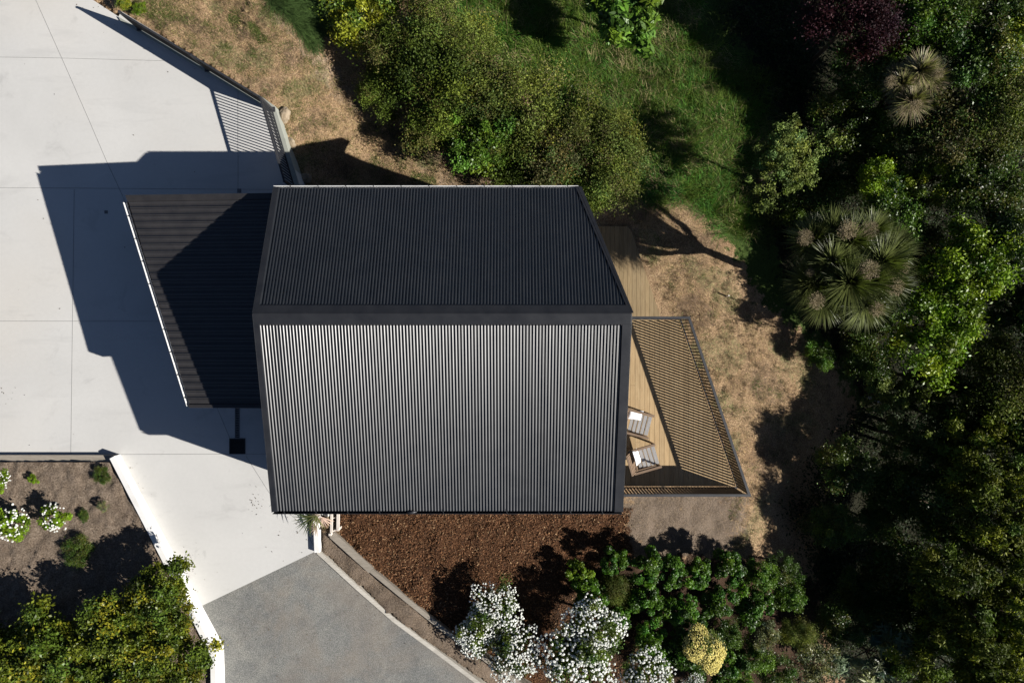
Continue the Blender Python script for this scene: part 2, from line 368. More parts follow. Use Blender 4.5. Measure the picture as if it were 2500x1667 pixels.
m, N, L, b = mat_base('hillside_ground', 0.95, 0.15)
co = coords(N, L)
at = N.new('ShaderNodeAttribute'); at.attribute_name = 'tint'; sp_ = N.new('ShaderNodeSeparateColor'); L.new(at.outputs['Color'], sp_.inputs[0])
f1 = nz(N, L, co, 26, 6, 0.75); f2 = nz(N, L, co, 1.1, 5, 0.6, 0.4); f3 = nz(N, L, co, 70, 3, 0.7); f4 = nz(N, L, co, 3.0, 6, 0.7)
dry = ramp(N, L, f1, [(0.33, (0.095, 0.060, 0.034)), (0.46, (0.24, 0.158, 0.092)), (0.57, (0.39, 0.272, 0.160)), (0.70, (0.57, 0.42, 0.26))])
dry = mix(N, L, ramp(N, L, f2, [(0.40, (0, 0, 0)), (0.66, (0.75, 0.75, 0.75))]), dry, mix(N, L, 1.0, dry, (0.60, 0.54, 0.50), 'MULTIPLY'))
grn = ramp(N, L, f1, [(0.35, (0.018, 0.032, 0.006)), (0.55, (0.045, 0.075, 0.015)), (0.7, (0.10, 0.11, 0.03))])
mul = ramp(N, L, f3, [(0.36, (0.024, 0.011, 0.006)), (0.52, (0.076, 0.034, 0.016)), (0.68, (0.165, 0.078, 0.035))])
mul = mix(N, L, ramp(N, L, f4, [(0.45, (0, 0, 0)), (0.7, (0.7, 0.7, 0.7))]), mul, mix(N, L, 1.0, mul, (0.5, 0.45, 0.45), 'MULTIPLY'))
bar = ramp(N, L, f1, [(0.33, (0.065, 0.048, 0.034)), (0.5, (0.14, 0.105, 0.077)), (0.68, (0.25, 0.195, 0.145))])
bar = mix(N, L, ramp(N, L, f4, [(0.4, (0, 0, 0)), (0.7, (0.5, 0.5, 0.5))]), bar, (0.17, 0.135, 0.105))
def edge(s):
    a_ = N.new('ShaderNodeMath'); a_.operation = 'ADD'; L.new(s, a_.inputs[0])
    s2 = N.new('ShaderNodeMath'); s2.operation = 'MULTIPLY_ADD'; L.new(f4, s2.inputs[0]); s2.inputs[1].default_value = 2.2; s2.inputs[2].default_value = -1.1
    L.new(s2.outputs[0], a_.inputs[1]); return ramp(N, L, a_.outputs[0], [(0.40, (0, 0, 0)), (0.60, (1, 1, 1))])
pa = N.new('ShaderNodeAttribute'); pa.attribute_name = 'extra'; ps = N.new('ShaderNodeSeparateColor'); L.new(pa.outputs['Color'], ps.inputs[0])
bar = mix(N, L, ps.outputs[0], bar, mix(N, L, 1.0, bar, (1.75, 1.65, 1.5), 'MULTIPLY'))
litter_shade = ramp(N, L, f1, [(0.35, (0.008, 0.008, 0.005)), (0.55, (0.018, 0.018, 0.009)), (0.7, (0.03, 0.028, 0.014))])  # near-black litter tone: the gully's shade painted into the ground colour
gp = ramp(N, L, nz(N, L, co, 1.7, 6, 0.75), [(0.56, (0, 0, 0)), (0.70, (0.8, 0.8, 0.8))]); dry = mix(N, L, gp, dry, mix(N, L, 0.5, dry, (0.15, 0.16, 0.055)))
c = mix(N, L, edge(sp_.outputs[2]), dry, bar); c = mix(N, L, edge(sp_.outputs[0]), c, grn); c = mix(N, L, edge(ps.outputs[1]), c, litter_shade); c = mix(N, L, edge(sp_.outputs[1]), c, mul)
c = mix(N, L, edge(ps.outputs[2]), c, mix(N, L, 0.6, mul, (0.03, 0.024, 0.017)))  # garden soil darkened again, shade between the shrubs put into its colour
# scattered green flecks in the dry grass
L.new(c, b.inputs['Base Color']); bump(N, L, b, f1, 0.9, 0.05)
M['ground'] = m
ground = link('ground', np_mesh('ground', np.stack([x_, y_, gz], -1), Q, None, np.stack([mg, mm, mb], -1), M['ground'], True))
_ea = ground.data.color_attributes.new('extra', 'FLOAT_COLOR', 'POINT'); _ec = np.ones((len(gz), 4), np.float32); _ec[:, 0] = mpale; _ec[:, 1] = mgul_shade; _ec[:, 2] = soft(SOIL_SHADE, 10); _ea.data.foreach_set('color', _ec.ravel())
tag(ground, 'hillside ground of dry grass, bark mulch and bare soil falling away to the right', 'ground', kind='structure')
def zt(X, Y):
    """terrain height with its small bumps (bilinear on the dense grid)"""
    X = np.asarray(X, float); Y = np.asarray(Y, float)
    i = np.clip(np.searchsorted(gx, X)-1, 0, nx-2); j = np.clip(np.searchsorted(gy, Y)-1, 0, ny-2)
    u = (X-gx[i])/(gx[i+1]-gx[i]); v = (Y-gy[j])/(gy[j+1]-gy[j]); Z = gz.reshape(sh)
    return Z[j, i]*(1-u)*(1-v)+Z[j, i+1]*u*(1-v)+Z[j+1, i]*(1-u)*v+Z[j+1, i+1]*u*v
def px2w(px, py):
    """photo position -> point on the terrain"""
    px = np.asarray(px, float); py = np.asarray(py, float); z = np.full(px.shape, -1.0)
    for _ in range(6):
        X = (px-1250)*(H-z)/F; Y = (833.5-py)*(H-z)/F; z = zt(X, Y)
    return X, Y, z

# ------------------------------------------------------------------ concrete forecourt, chip-seal drive, kerbs
mbd = MB(); mbd.slab(PAD, 0.0, -2.4)
drive = mbd.build('concrete_driveway', M['concrete']); tag(drive, 'pale smooth concrete forecourt', 'driveway', kind='structure')
def strip_poly(pts, w):
    out_l, out_r = [], []
    for i, p in enumerate(pts):
        a = Vector(pts[max(i-1, 0)]); c_ = Vector(pts[min(i+1, len(pts)-1)]); d = (c_-a).normalized(); n_ = Vector((-d.y, d.x))*(w/2)
        out_l.append(tuple(Vector(p)+n_)); out_r.append(tuple(Vector(p)-n_))
    return out_l, out_r
def ribbon(mb_, pts, w, top, bot):
    l, r = strip_poly([Vector(p) for p in pts], w)
    for i in range(len(pts)-1): mb_.slab([l[i], l[i+1], r[i+1], r[i]], top, bot)
JO = [[(-260, 136), (140, 142), (400, 149)], [(-260, 457), (250, 460), (690, 463)], [(-260, 784), (420, 784)], [(181, 462), (177, 784), (173, 1108)],
      [(581, 222), (581, 463)], [(70, -40), (87, 0), (160, 163), (220, 300), (262, 398), (313, 508), (420, 745), (530, 996), (562, 1072)],
      [(600, 1112), (657, 1202), (745, 1290), (764, 1330)], [(295, 1109), (560, 1108)], [(600, 1108), (680, 1108)]]
for k, pl in enumerate(JO):
    jm = MB(); ribbon(jm, [P(a, b_) for a, b_ in pl], 0.010, 0.004, -0.01); jm.build('control_joint', M['joint'], drive)
cm = MB(); cm.slab(CHIP, -0.006, -0.5)
tag(cm.build('gravel_drive', M['chip']), 'grey chip seal drive', 'driveway', kind='structure')

# coping along the retaining edge
CPX = [(289, 42), (639, 237), (673, 261), (735, 463)]
cop = MB(); ins = [(297, 55), (628, 250), (659, 269), (722, 466)]
for i in range(3):
    cop.slab([P(*CPX[i]), P(*CPX[i+1]), P(*ins[i+1]), P(*ins[i])], 0.05 if i != 0 else (lambda x, y: 0.05), -2.4)
tag(cop.build('retaining_wall', M['coping'], bevel=0.01), 'grey green concrete retaining wall edging the forecourt under the metal fence', 'wall')

# white wall beside the planting bed (rises towards the drive) and its low return
def wall_run(mb_, pts, tops, th, base=-0.4):
    """pts = right hand foot line, wall body lies to the left of it (bed side)"""
    V_ = [Vector(P(*p)) for p in pts]; n = len(V_); left = []
    for i in range(n):
        d = (V_[min(i+1, n-1)]-V_[max(i-1, 0)]).normalized(); left.append(V_[i]+Vector((d.y, -d.x))*th)
    for i in range(n-1):
        q = [V_[i], V_[i+1], left[i+1], left[i]]; zz = [tops[i], tops[i+1], tops[i+1], tops[i]]
        vv = [(p.x, p.y, z) for p, z in zip(q, zz)]+[(p.x, p.y, base) for p in q]
        mb_.add(vv, [(0, 1, 2, 3), (7, 6, 5, 4), (0, 4, 5, 1), (1, 5, 6, 2), (2, 6, 7, 3), (3, 7, 4, 0)])
ww = MB(); wall_run(ww, [(293, 1109), (393, 1294), (493, 1478), (546, 1576), (549, 1667), (551, 1760)], [.30, .38, .50, .56, .60, .62], 0.15)
tag(ww.build('garden_wall', M['white_wall']), 'long white painted block wall between the planted bed and the driveway', 'wall')
lw = MB(); lw.slab([P(-260, 1109), P(288, 1109), P(280, 1126), P(-260, 1126)], 0.12, -0.4)
tag(lw.build('garden_wall', M['edging']), 'low rough grey kerb wall along the top of the planted bed', 'wall')
kw = MB(); kw.slab([P(766, 1240), P(781, 1240), P(783, 1345), P(770, 1346)], 0.13, -0.3)
tag(kw.build('kerb', M['white_wall'], bevel=0.01), 'short white kerb beside the fan palm at the house corner', 'kerb')
ke = MB(); rk = [(777, 1346), (795, 1362), (872, 1433), (960, 1510), (1060, 1584), (1172, 1668), (1300, 1770)]
for i in range(len(rk)-1): ribbon(ke, [P(*rk[i]), P(*rk[i+1])], 0.115, 0.05+0.002*(i % 2), -0.2)
tag(ke.build('kerb', M['pale_edging']), 'long pale edging strip curving along the grey gravel drive', 'kerb')
te = MB(); rk = [(812, 1303), (908, 1390), (1000, 1466), (1092, 1540), (1195, 1612), (1330, 1710)]
for i in range(len(rk)-1): ribbon(te, [P(*rk[i]), P(*rk[i+1])], 0.13 if i > 0 else 0.2, 0.10+0.002*(i % 2), -0.4)
tag(te.build('timber_edging', M['edging']), 'weathered timber edging between the dirt strip and the bark mulch', 'edging')

# drain channel and gratings
dc = empty('drain_grate', (*P(579, 1089), 0), 'square black grate where the slotted drain ends on the concrete', 'grate')
g = MB(); x0, y1 = P(560, 1070); x1, y0 = P(599, 1108)
for a in (0, 1):
    g.bar((x0+.015 if a == 0 else x1-.015, y0, .010), (x0+.015 if a == 0 else x1-.015, y1, .010), .03, .016)
    g.bar((x0+.03, (y0+.015) if a == 0 else (y1-.015), .010), (x1-.03, (y0+.015) if a == 0 else (y1-.015), .010), .03, .016)
g.build('frame', M['grate'], dc)
g = MB()
for k in range(11):
    yy = y0+.05+k*(y1-y0-.1)/10; g.bar((x0+.03, yy, .009), (x1-.03, yy, .009), .012, .010)
g.build('bars', M['grate'], dc); g = MB(); g.box(x0+.005, x1-.005, y0+.005, y1-.005, -.01, .004); g.build('pit', M['pit'], dc)
sl = empty('slot_drain', (*P(580, 1000), 0), 'narrow slotted channel drain running out from under the lean-to roof', 'drain')
xa, _ = P(573.5, 0); xb, _ = P(585, 0); yb = P(0, 1069)[1]; yt = P(0, 600)[1]
g = MB(); g.box(xa, xb, yb, yt, -.01, .004); g.build('channel', M['pit'], sl)
g = MB()
for xx in (xa, xb-.02): g.box(xx, xx+.02, yb, yt, .005, .012)
n_ = int((yt-yb)/.05)
for k in range(n_): g.box(xa+.02, xb-.02, yb+k*.05, yb+k*.05+.024, .005, .010)
g.build('grating', M['grate_light'], sl)
for (a, b_, s, lab) in ((259, 518, 4, 'tiny square drain cap set in the shaded concrete'), (584, 466, 5, 'small dark drain grate beside the lean-to roof edge')):
    t = MB(); q0 = P(a-s, b_+s); q1 = P(a+s, b_-s); t.box(q0[0], q1[0], q0[1], q1[1], -.01, .006)
    for k in range(3): t.box(q0[0]+.01, q1[0]-.01, q0[1]+.012+k*.03, q0[1]+.024+k*.03, .006, .011)
    tag(t.build('floor_drain', M['grate_light']), lab, 'drain')

# ------------------------------------------------------------------ house
RZ, TZ, BZ = 4.10, 2.70, 2.80            # ridge and eave heights
RY, TY, BY = 0.653, 3.885, -4.262        # ridge and sheet-edge lines
XL, XR, XT = -6.03, 2.78, 1.66           # left rake, right rake, right end of the top eave
zt_top = lambda x, y: RZ-(y-RY)*(RZ-TZ)/(3.907-RY)
zt_bot = lambda x, y: RZ-(RY-y)*(RZ-BZ)/(RY+4.328)
xr_top = lambda y: XR+(y-RY)*(XT-XR)/(3.907-RY)
house = empty('house', (-1.6, -0.2, 0.0), 'small dark house with corrugated steel gable roof', 'house')

def corrugated(name, x0, x1, ylo, yhi, zf, pitch=0.0762, amp=0.0112, seg=10, parent=None):
    n = int((x1-x0)/pitch*seg); xs = np.linspace(x0, x1, n+1); rows = 5
    V = []; rq = random.Random(int(x0*-7)+int(zf(0, 1)*9)); av = [rq.uniform(.88, 1.12) for _ in range(n//seg+3)]
    for x in xs:
        kk = (x-x0)/pitch; a, c_ = ylo(x), yhi(x); w = amp*(av[int(kk)]*(1-kk % 1)+av[int(kk)+1]*(kk % 1))*math.cos((x-x0)/pitch*2*math.pi)
        for r_ in range(rows):
            y = a+(c_-a)*r_/(rows-1); V.append((x, y, zf(x, y)+w))
    V = np.array(V); ii = np.arange(n)[:, None]*rows+np.arange(rows-1)[None, :]; ii = ii.ravel()
    Qd = np.stack([ii, ii+rows, ii+rows+1, ii+1], -1)
    off = np.array(parent.location)
    return link(name, np_mesh(name, V-off, Qd, None, None, M['roof'], True), parent)
ytop_hi = lambda x: TY if x <= XT-0.02 else max(RY+0.03, RY+(x-XR)*(3.907-RY)/(XT-XR))
o = corrugated('roof_sheet', XL+.05, XR-.02, lambda x: RY+.02, ytop_hi, zt_top, parent=house); o['label'] = 'shaded narrow roof slope above the ridge'
o = corrugated('roof_sheet', XL+.05, XR-.05, lambda x: BY, lambda x: RY-.02, zt_bot, parent=house); o['label'] = 'sunlit broad roof slope with bright corrugations'
# roof body under the sheets
g = MB()
g.slab([(XL+.02, RY), (XR-.03, RY), (XT-.03, 3.83), (XL+.02, 3.83)], lambda x, y: zt_top(x, y)-.03, lambda x, y: zt_top(x, y)-.22)
g.slab([(XL+.02, RY-.001), (XR-.03, RY-.001), (XR-.03, -4.20), (XL+.02, -4.20)], lambda x, y: zt_bot(x, y)-.03, lambda x, y: zt_bot(x, y)-.22)
g.build('roof_frame', M['flash'], house)
# ridge cap: two folded leaves and a raised bead
g = MB()
up = .030
g.slab([(XL, RY+.012), (XR, RY+.012), (XR-.065, RY+.20), (XL, RY+.20)], lambda x, y: zt_top(x, y)+up, lambda x, y: zt_top(x, y)+.008)
g.slab([(XL, RY-.012), (XR, RY-.012), (XR, RY-.25), (XL, RY-.25)], lambda x, y: zt_bot(x, y)+up, lambda x, y: zt_bot(x, y)+.008)
g.slab([(XL-.004, RY-.0125), (XR+.004, RY-.0125), (XR+.004, RY+.0125), (XL-.004, RY+.0125)], RZ+.036, RZ-.15)
g.build('ridge_cap', M['flash'], house, bevel=.004)
g = MB()                                                  # notched skirt of the cap over the sunny slope
k = 0; x = XL+.12
teeth = [(x, RY-.245)]
while x < XR-.22: teeth += [(x, RY-.256), (x+.004, RY-.278), (x+.038, RY-.278), (x+.042, RY-.256)]; x += .0762
teeth += [(x, RY-.245)]; g.slab(teeth, lambda x, y: zt_bot(x, y)+.024, lambda x, y: zt_bot(x, y)+.0065)
g.build('ridge_skirt', M['rib'], house)
def barge(pl, zf, side):
    g = MB(); g.slab(pl, lambda x, y: zf(x, y)+.028, lambda x, y: zf(x, y)+.006); g.slab(side, lambda x, y: zf(x, y)+.031, lambda x, y: zf(x, y)-.22)
    return g.build('barge_flashing', M['flash'], house, bevel=.003)
barge([(XL, RY+.2), (XL+.13, RY+.2), (XL+.13, 3.90), (XL, 3.90)], zt_top, [(XL-.015, RY+.013), (XL-.001, RY+.013), (XL-.001, 3.90), (XL-.015, 3.90)])
barge([(XL, RY-.25), (XL+.13, RY-.25), (XL+.13, BY-.02), (XL, BY-.02)], zt_bot, [(XL-.015, RY-.013), (XL-.001, RY-.013), (XL-.001, BY-.03), (XL-.015, BY-.03)])
barge([(XR, RY-.25), (XR-.205, RY-.25), (XR-.205, BY-.02), (XR, BY-.02)], zt_bot, [(XR+.001, RY-.013), (XR+.016, RY-.013), (XR+.016, BY-.03), (XR+.001, BY-.03)])
barge([(xr_top(RY+.2), RY+.2), (xr_top(RY+.2)-.05, RY+.2), (XT-.05, 3.90), (XT, 3.90)], zt_top,
      [(XR+.001, RY+.013), (XR+.05, RY+.013), (XT+.10, 3.92), (XT+.001, 3.92)])
# gutters
def gutter(a, b_, out, z, name_parent, w=.115, d=.13, t=.004, mat_out='gutter_dark', n=10, inner='gutter'):
    prof = [(0, 0), (w, 0), (w, d), (w-t, d), (w-t, t), (t, t), (t, d), (0, d)]
    za, zb_ = z if isinstance(z, tuple) else (z, z); a = Vector((*a, za)); b_ = Vector((*b_, zb_)); out = Vector((*out, 0)).normalized()
    g = MB(); g.profile(prof, a, b_, out); o_ = g.build('gutter', M[mat_out], name_parent)
    lin = MB(); lin.profile([(t+.002, t+.002), (w-t-.0015, t+.002), (w-t-.0015, d+.002), (w-t-.012, d+.002), (w-t-.012, t+.02), (t+.002, t+.02)], a, b_, out)
    lin.build('lining', M[inner], o_)
    for k in range(n):
        br = MB(); p = a+(b_-a)*((k+.6)/n); dd = (b_-a).normalized()
        br.bar(p+out*(w+.002)+Vector((0, 0, d+.005)), p+out*(-.02)+dd*.06+Vector((0, 0, d+.012)), .016, .006)
        br.build('bracket', M['gutter_dark'], o_)
    return o_
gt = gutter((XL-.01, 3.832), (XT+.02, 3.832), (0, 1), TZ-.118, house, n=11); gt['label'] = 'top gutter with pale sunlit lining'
gb = gutter((XR, -4.228), (XL, -4.228), (0, -1), BZ-.118, house, n=11, inner='gutter_dark'); gb['label'] = 'dark bottom gutter in shade'  # dark lining here paints in the shade inside this gutter
g = MB(); xd, yd = P(1062, 1256, 2.5)
g.tube([(xd, -4.30, 2.70), (xd, -4.33, 2.58), (xd-.06, -4.22, 2.45), (xd-.06, -3.98, 2.3), (xd-.06, -3.96, -.6)], .04, 10); g.build('downpipe', M['gutter_dark'], house, True)
g = MB(); xo, _ = P(1006, 0, 2.8); g.tube([(xo-.12, -4.285, 2.82), (xo, -4.29, 2.835), (xo+.12, -4.285, 2.80)], [.02, .045, .02], 8); g.build('rainhead', M['gutter_dark'], house, True)
# walls: gable sections down to the falling ground
WL, WR = XL+.06, 2.45
g = MB()
foot = lambda x, y: -0.6-2.6*max(0.0, min(1.0, (x+4)/5.0))
g.slab([(WL, RY), (WR, RY), (1.42, 3.62), (WL, 3.62)], lambda x, y: zt_top(x, y)-.21, lambda x, y: foot(x, y))
g.slab([(WL, RY-.002), (WR, RY-.002), (WR, -4.02), (WL, -4.18)], lambda x, y: zt_bot(x, y)-.21, lambda x, y: foot(x, y))
g.build('wall', M['clad'], house)
for (ya, yb_, zb, ztp, lab) in ((-3.4, -.4, .02, 2.2, 'glazed sliding door onto the upper deck'),):
    w = MB(); w.box(WR+.002, WR+.05, ya, ya+.06, zb, ztp); w.box(WR+.002, WR+.05, yb_-.06, yb_, zb, ztp); w.box(WR+.002, WR+.05, ya+.06, yb_-.06, ztp-.06, ztp)
    w.box(WR+.002, WR+.05, (ya+yb_)/2-.04, (ya+yb_)/2+.04, zb, ztp-.06)
    wd = w.build('sliding_door', M['rail'], house); wd['label'] = lab
    p = MB(); p.box(WR+.004, WR+.02, ya+.06, (ya+yb_)/2-.04, zb, ztp-.06); p.build('pane', M['glass'], wd)
    p = MB(); p.box(WR+.004, WR+.02, (ya+yb_)/2+.04, yb_-.06, zb, ztp-.06); p.build('pane', M['glass'], wd)

# ------------------------------------------------------------------ lean-to
LXT, LXB, LYT, LYB = -10.07, -8.36, 3.807, -1.714
lx = lambda y: LXB+(y-LYB)*(LXT-LXB)/(LYT-LYB)
lz = lambda x, y: 2.20+(x+10.07)*.065
lean = empty('garage', (-8.0, 1.0, 0.0), 'dark lean-to with ribbed steel roof joined to the left end of the house', 'garage')
V = []; ys = []; y = LYB+.075; prof = [(0, 0), (.126, 0), (.133, .027), (.140, .027), (.146, .012), (.172, .012), (.178, .027), (.185, .027), (.190, 0)]
while y < LYT-.15:
    for u, hgt in prof[:-1]: ys.append((y+u, hgt))
    y += .190
ys = [q for q in ys if q[0] < LYT-.13]
XE = -5.93
for (yy, hh) in ys:
    xl = lx(yy)+.02
    for k in range(4):
        x = xl+(XE-xl)*k/3; V.append((x, yy, lz(x, yy)+hh))
V = np.array(V); n_ = len(ys); ii = (np.arange(n_-1)[:, None]*4+np.arange(3)[None, :]).ravel()
link('roof_sheet', np_mesh('roof_sheet', V-np.array(lean.location), np.stack([ii, ii+1, ii+5, ii+4], -1), None, None, M['rib']), lean)
g = MB(); g.slab([(lx(LYB)+.06, LYB+.03), (XE, LYB+.03), (XE, LYT-.03), (lx(LYT)+.06, LYT-.03)], lambda x, y: lz(x, y)-.012, lambda x, y: lz(x, y)-.2); g.build('roof_frame', M['flash'], lean)
g = MB(); g.slab([(lx(LYT-.15), LYT-.15), (XE, LYT-.15), (XE, LYT), (lx(LYT), LYT)], lambda x, y: lz(x, y)+.034, lambda x, y: lz(x, y)-.2)
fl = g.build('flashing', M['rib'], lean, bevel=.004)
g = MB(); g.slab([(lx(LYB), LYB), (XE, LYB), (XE, LYB+.085), (lx(LYB+.085), LYB+.085)], lambda x, y: lz(x, y)+.034, lambda x, y: lz(x, y)-.2); g.build('flashing', M['rib'], lean, bevel=.004)
dl = Vector((LXB-LXT, LYB-LYT)).normalized(); outl = (-abs(dl.y), -abs(dl.x)*1.0)
outv = Vector((dl.y, -dl.x)); outv = outv if outv.x < 0 else -outv
gg = gutter((LXT+.025, LYT-.16), (LXB+.025, LYB+.06), tuple(outv), (2.20-.116, lz(LXB, LYB)-.116), lean, w=.10, n=9)
for k in range(1): gg['label'] = 'slanted gutter with bright white lining'
# gutter follows the slight fall of the slanted eave
g = MB(); g.slab([(lx(LYB)+.35, LYB+.2), (XE-.03, LYB+.2), (XE-.03, LYT-.25), (lx(LYT)+.45, LYT-.25)], lambda x, y: lz(x, y)-.19, -.05); g.build('wall', M['clad'], lean)
gd = MB(); y0_, y1_ = -.9, 2.7
for k in range(5):
    z0 = .03+k*.38
    a = Vector((lx(y0_)+.36, y0_, z0+.18)); b2 = Vector((lx(y1_)+.43, y1_, z0+.18)); gd.bar(a, b2, .05, .36)
gd.build('garage_door', M['rib'], lean)

# ------------------------------------------------------------------ upper deck, lower deck, balustrade
DT, DB = (4.895, .62), (6.548, -4.236)
dedge = lambda y: DT[0]+(y-DT[1])*(DB[0]-DT[0])/(DB[1]-DT[1])
yof = lambda x: DT[1]+(x-DT[0])*(DB[1]-DT[1])/(DB[0]-DT[0])
deck = empty('timber_deck', (4.4, -2.0, 0.0), 'upper pine deck striped by railing shadows, with two chairs on it', 'deck')
g = MB(); x = 2.47; rr = random.Random(3)
while x < DB[0]:
    xa, xb = x, min(x+.136, DB[0]-.002)
    ya = DB[1]; yb0 = DT[1] if xa <= DT[0] else yof(xa); yb1 = DT[1] if xb <= DT[0] else yof(xb)
    cuts = sorted(rr.uniform(-3.9, .2) for _ in range(rr.choice([1, 1, 2]))) if yb1-ya > 2 else []
    yy = ya
    for cpos in cuts+[None]:
        if cpos is None: g.slab([(xa, yy), (xb, yy), (xb, max(yb1, yy+.005)), (xa, max(yb0, yy+.01))], 0.0, -.032)
        elif cpos < min(yb0, yb1)-.3 and cpos > yy+.3: g.slab([(xa, yy), (xb, yy), (xb, cpos-.0035), (xa, cpos-.0035)], 0.0, -.032); yy = cpos
    x += .1425
g.build('boards', M['deck'], deck)
g = MB(); g.slab([(2.47, DB[1]+.02), (DB[0]-.03, DB[1]+.02), (DT[0]-.03, DT[1]-.02), (2.47, DT[1]-.02)], -.034, -.26)
for (xx, yy) in ((6.2, -4.0), (5.5, -2.2), (4.8, .3), (3.2, -4.0), (3.2, .4)): g.box(xx-.06, xx+.06, yy-.06, yy+.06, -3.2, -.26)
g.build('framing', M['frame'], deck)

low = empty('timber_deck', (3.4, 2.2, -2.2), 'lower pine deck strip half hidden under the house roof, shaded by a tree', 'deck')
LT = (3.786, 3.743); g = MB(); x = 1.2
ldg = lambda y: dedge(y)-.01
while x < dedge(-1.2):
    xa, xb = x, x+.136
    yb0 = LT[1] if xa <= LT[0] else yof(xa); yb1 = LT[1] if xb <= LT[0] else yof(xb)
    if yb1 > -2.0: g.slab([(xa, -2.0), (xb, -2.0), (xb, yb1), (xa, yb0)], -2.2, -2.232)
    x += .1425
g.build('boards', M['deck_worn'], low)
g = MB(); g.slab([(1.2, -2.0), (dedge(-2.0)-.03, -2.0), (LT[0]-.02, LT[1]-.02), (1.2, LT[1]-.02)], -2.234, -2.6); g.build('framing', M['frame'], low)

def flat_bars(parent, name, runs, z0, z1, depth, thick, mat, limit=100):
    """upright flat bars set square to each run; every bar is a part of its own"""
    n_all = 0
    for a, b_, pitch, skip in runs:
        d = (b_-a).normalized(); nr = Vector((-d.y, d.x)); n_ = int((b_-a).length/pitch)
        me = None
        for k in range(skip, n_):
            if n_all >= limit: return
            p = a+(b_-a)*((k+.5)/n_)
            if me is None:
                g = MB(); h, t_ = nr*depth/2, d*thick/2
                g.slab([tuple(-h-t_), tuple(h-t_), tuple(h+t_), tuple(-h+t_)], z1, z0); o_ = g.build(name, mat, parent, local=True); me = o_.data
            else: o_ = link(name, me, parent)
            o_.location = (p.x-parent.location.x, p.y-parent.location.y, -parent.location.z); n_all += 1
bal = empty('balustrade', (6.0, -2.0, 0.0), 'dark slim metal balustrade round three sides of the upper deck', 'railing')
o1, o2 = Vector((4.925, .66)), Vector((6.605, -4.275)); l1, l2 = Vector((2.5, .66)), Vector((2.5, -4.275))
for a, b_, in ((l1, o1), (o1, o2), (o2, l2)):
    d = (b_-a).normalized()
    g = MB(); g.bar((*(a+d*(-.036 if a is not l1 else 0)), 1.0), (*(b_+d*(.036 if b_ is not l2 else 0)), 1.0 if a is not o1 else 1.0), .07, .045 if a is not o1 else .0455); g.build('top_rail', M['rail'], bal)
    nrm = Vector((d.y, -d.x))
    g = MB(); g.bar((*a, .012), (*b_, .012), .035, .03); g.build('bottom_rail', M['rail'], bal)
flat_bars(bal, 'baluster', [(o1, o2, .0965, 0), (o2, Vector((2.75, -4.275)), .094, 1), (o1, Vector((4.1, .66)), .10, 1)], .03, .977, .066, .012, M['bar'])

# fence on the retaining wall
fz = .05
fence = empty('metal_fence', (*P(600, 235), 0.0), 'black metal bar fence along the edge of the concrete forecourt', 'fence')
FP = [Vector(P(a, b_, fz)) for a, b_ in ((340, 70), (506, 170), (666, 268), (722, 462))]
for i in range(3):
    a, b_ = FP[i], FP[i+1]
    g = MB(); g.bar((*a, 1.06+(.001*i)), (*b_, 1.06+.001*i), .05, .04); g.build('top_rail', M['rail'], fence)
    g = MB(); g.bar((*a, fz+.11), (*b_, fz+.11), .035, .035); g.build('bottom_rail', M['rail'], fence)
for p in FP:
    g = MB(); g.box(p.x-.03, p.x+.03, p.y-.03, p.y+.03, 0.03, 1.09); g.box(p.x-.07, p.x+.07, p.y-.07, p.y+.07, .03, .075); g.build('post', M['rail'], fence, bevel=.004)
flat_bars(fence, 'bar', [(FP[0], FP[1], .098, 0), (FP[1], FP[2], .098, 0), (FP[2], FP[3], .094, 0)], fz+.12, 1.045, .042, .010, M['rail'])

# ------------------------------------------------------------------ deck chairs and cushions
def make_chair(loc, rz, label):
    t = empty('lounge_chair', loc, label, 'chair', 'outdoor lounge chairs on the deck', rz)
    s = MB()
    for k in range(5):
        x = .30-k*.118; s.bar((x, -.27, .385-.018*k), (x, .27, .385-.018*k), .105, .022)
    s.build('seat', M['silver'], t, local=True, bevel=.004)
    bk = MB()
    for k in range(5):
        u = k/4; bk.bar((-.30-.20*u, -.26, .36+.42*u), (-.30-.20*u, .26, .36+.42*u), .02, .085, (-.4, 0, .9))
    bk.bar((-.29, -.285, .30), (-.54, -.285, .83), .03, .05); bk.bar((-.29, .285, .30), (-.54, .285, .83), .03, .05)
    bk.bar((-.545, -.30, .84), (-.545, .30, .84), .04, .05)
    bk.build('backrest', M['teak'], t, local=True, bevel=.004)
    for sy in (-1, 1):
        a = MB(); a.bar((-.44, sy*.325, .58), (.36, sy*.325, .60), .065, .028); a.build('armrest', M['teak'], t, local=True, bevel=.005)
        for x, zt_ in ((.31, .585), (-.36, .567)):
            l = MB(); l.bar((x, sy*.325, 0), (x+(.03 if x > 0 else -.03), sy*.325, zt_), .045, .035); l.build('leg', M['teak'], t, local=True)
        r_ = MB(); r_.bar((-.40, sy*.30, .33), (.34, sy*.30, .36), .025, .06); r_.build('side_rail', M['teak'], t, local=True)
    return t
ca = P(1557, 1033, .36); cb = P(1574, 1117, .36)
make_chair((ca[0], ca[1], 0), R(-14.4), 'slatted wooden deck chair with plain white cushion against its arm')
make_chair((cb[0], cb[1], 0), R(16.4), 'slatted wooden deck chair with blue patterned cushion, nearer the dark railing corner')
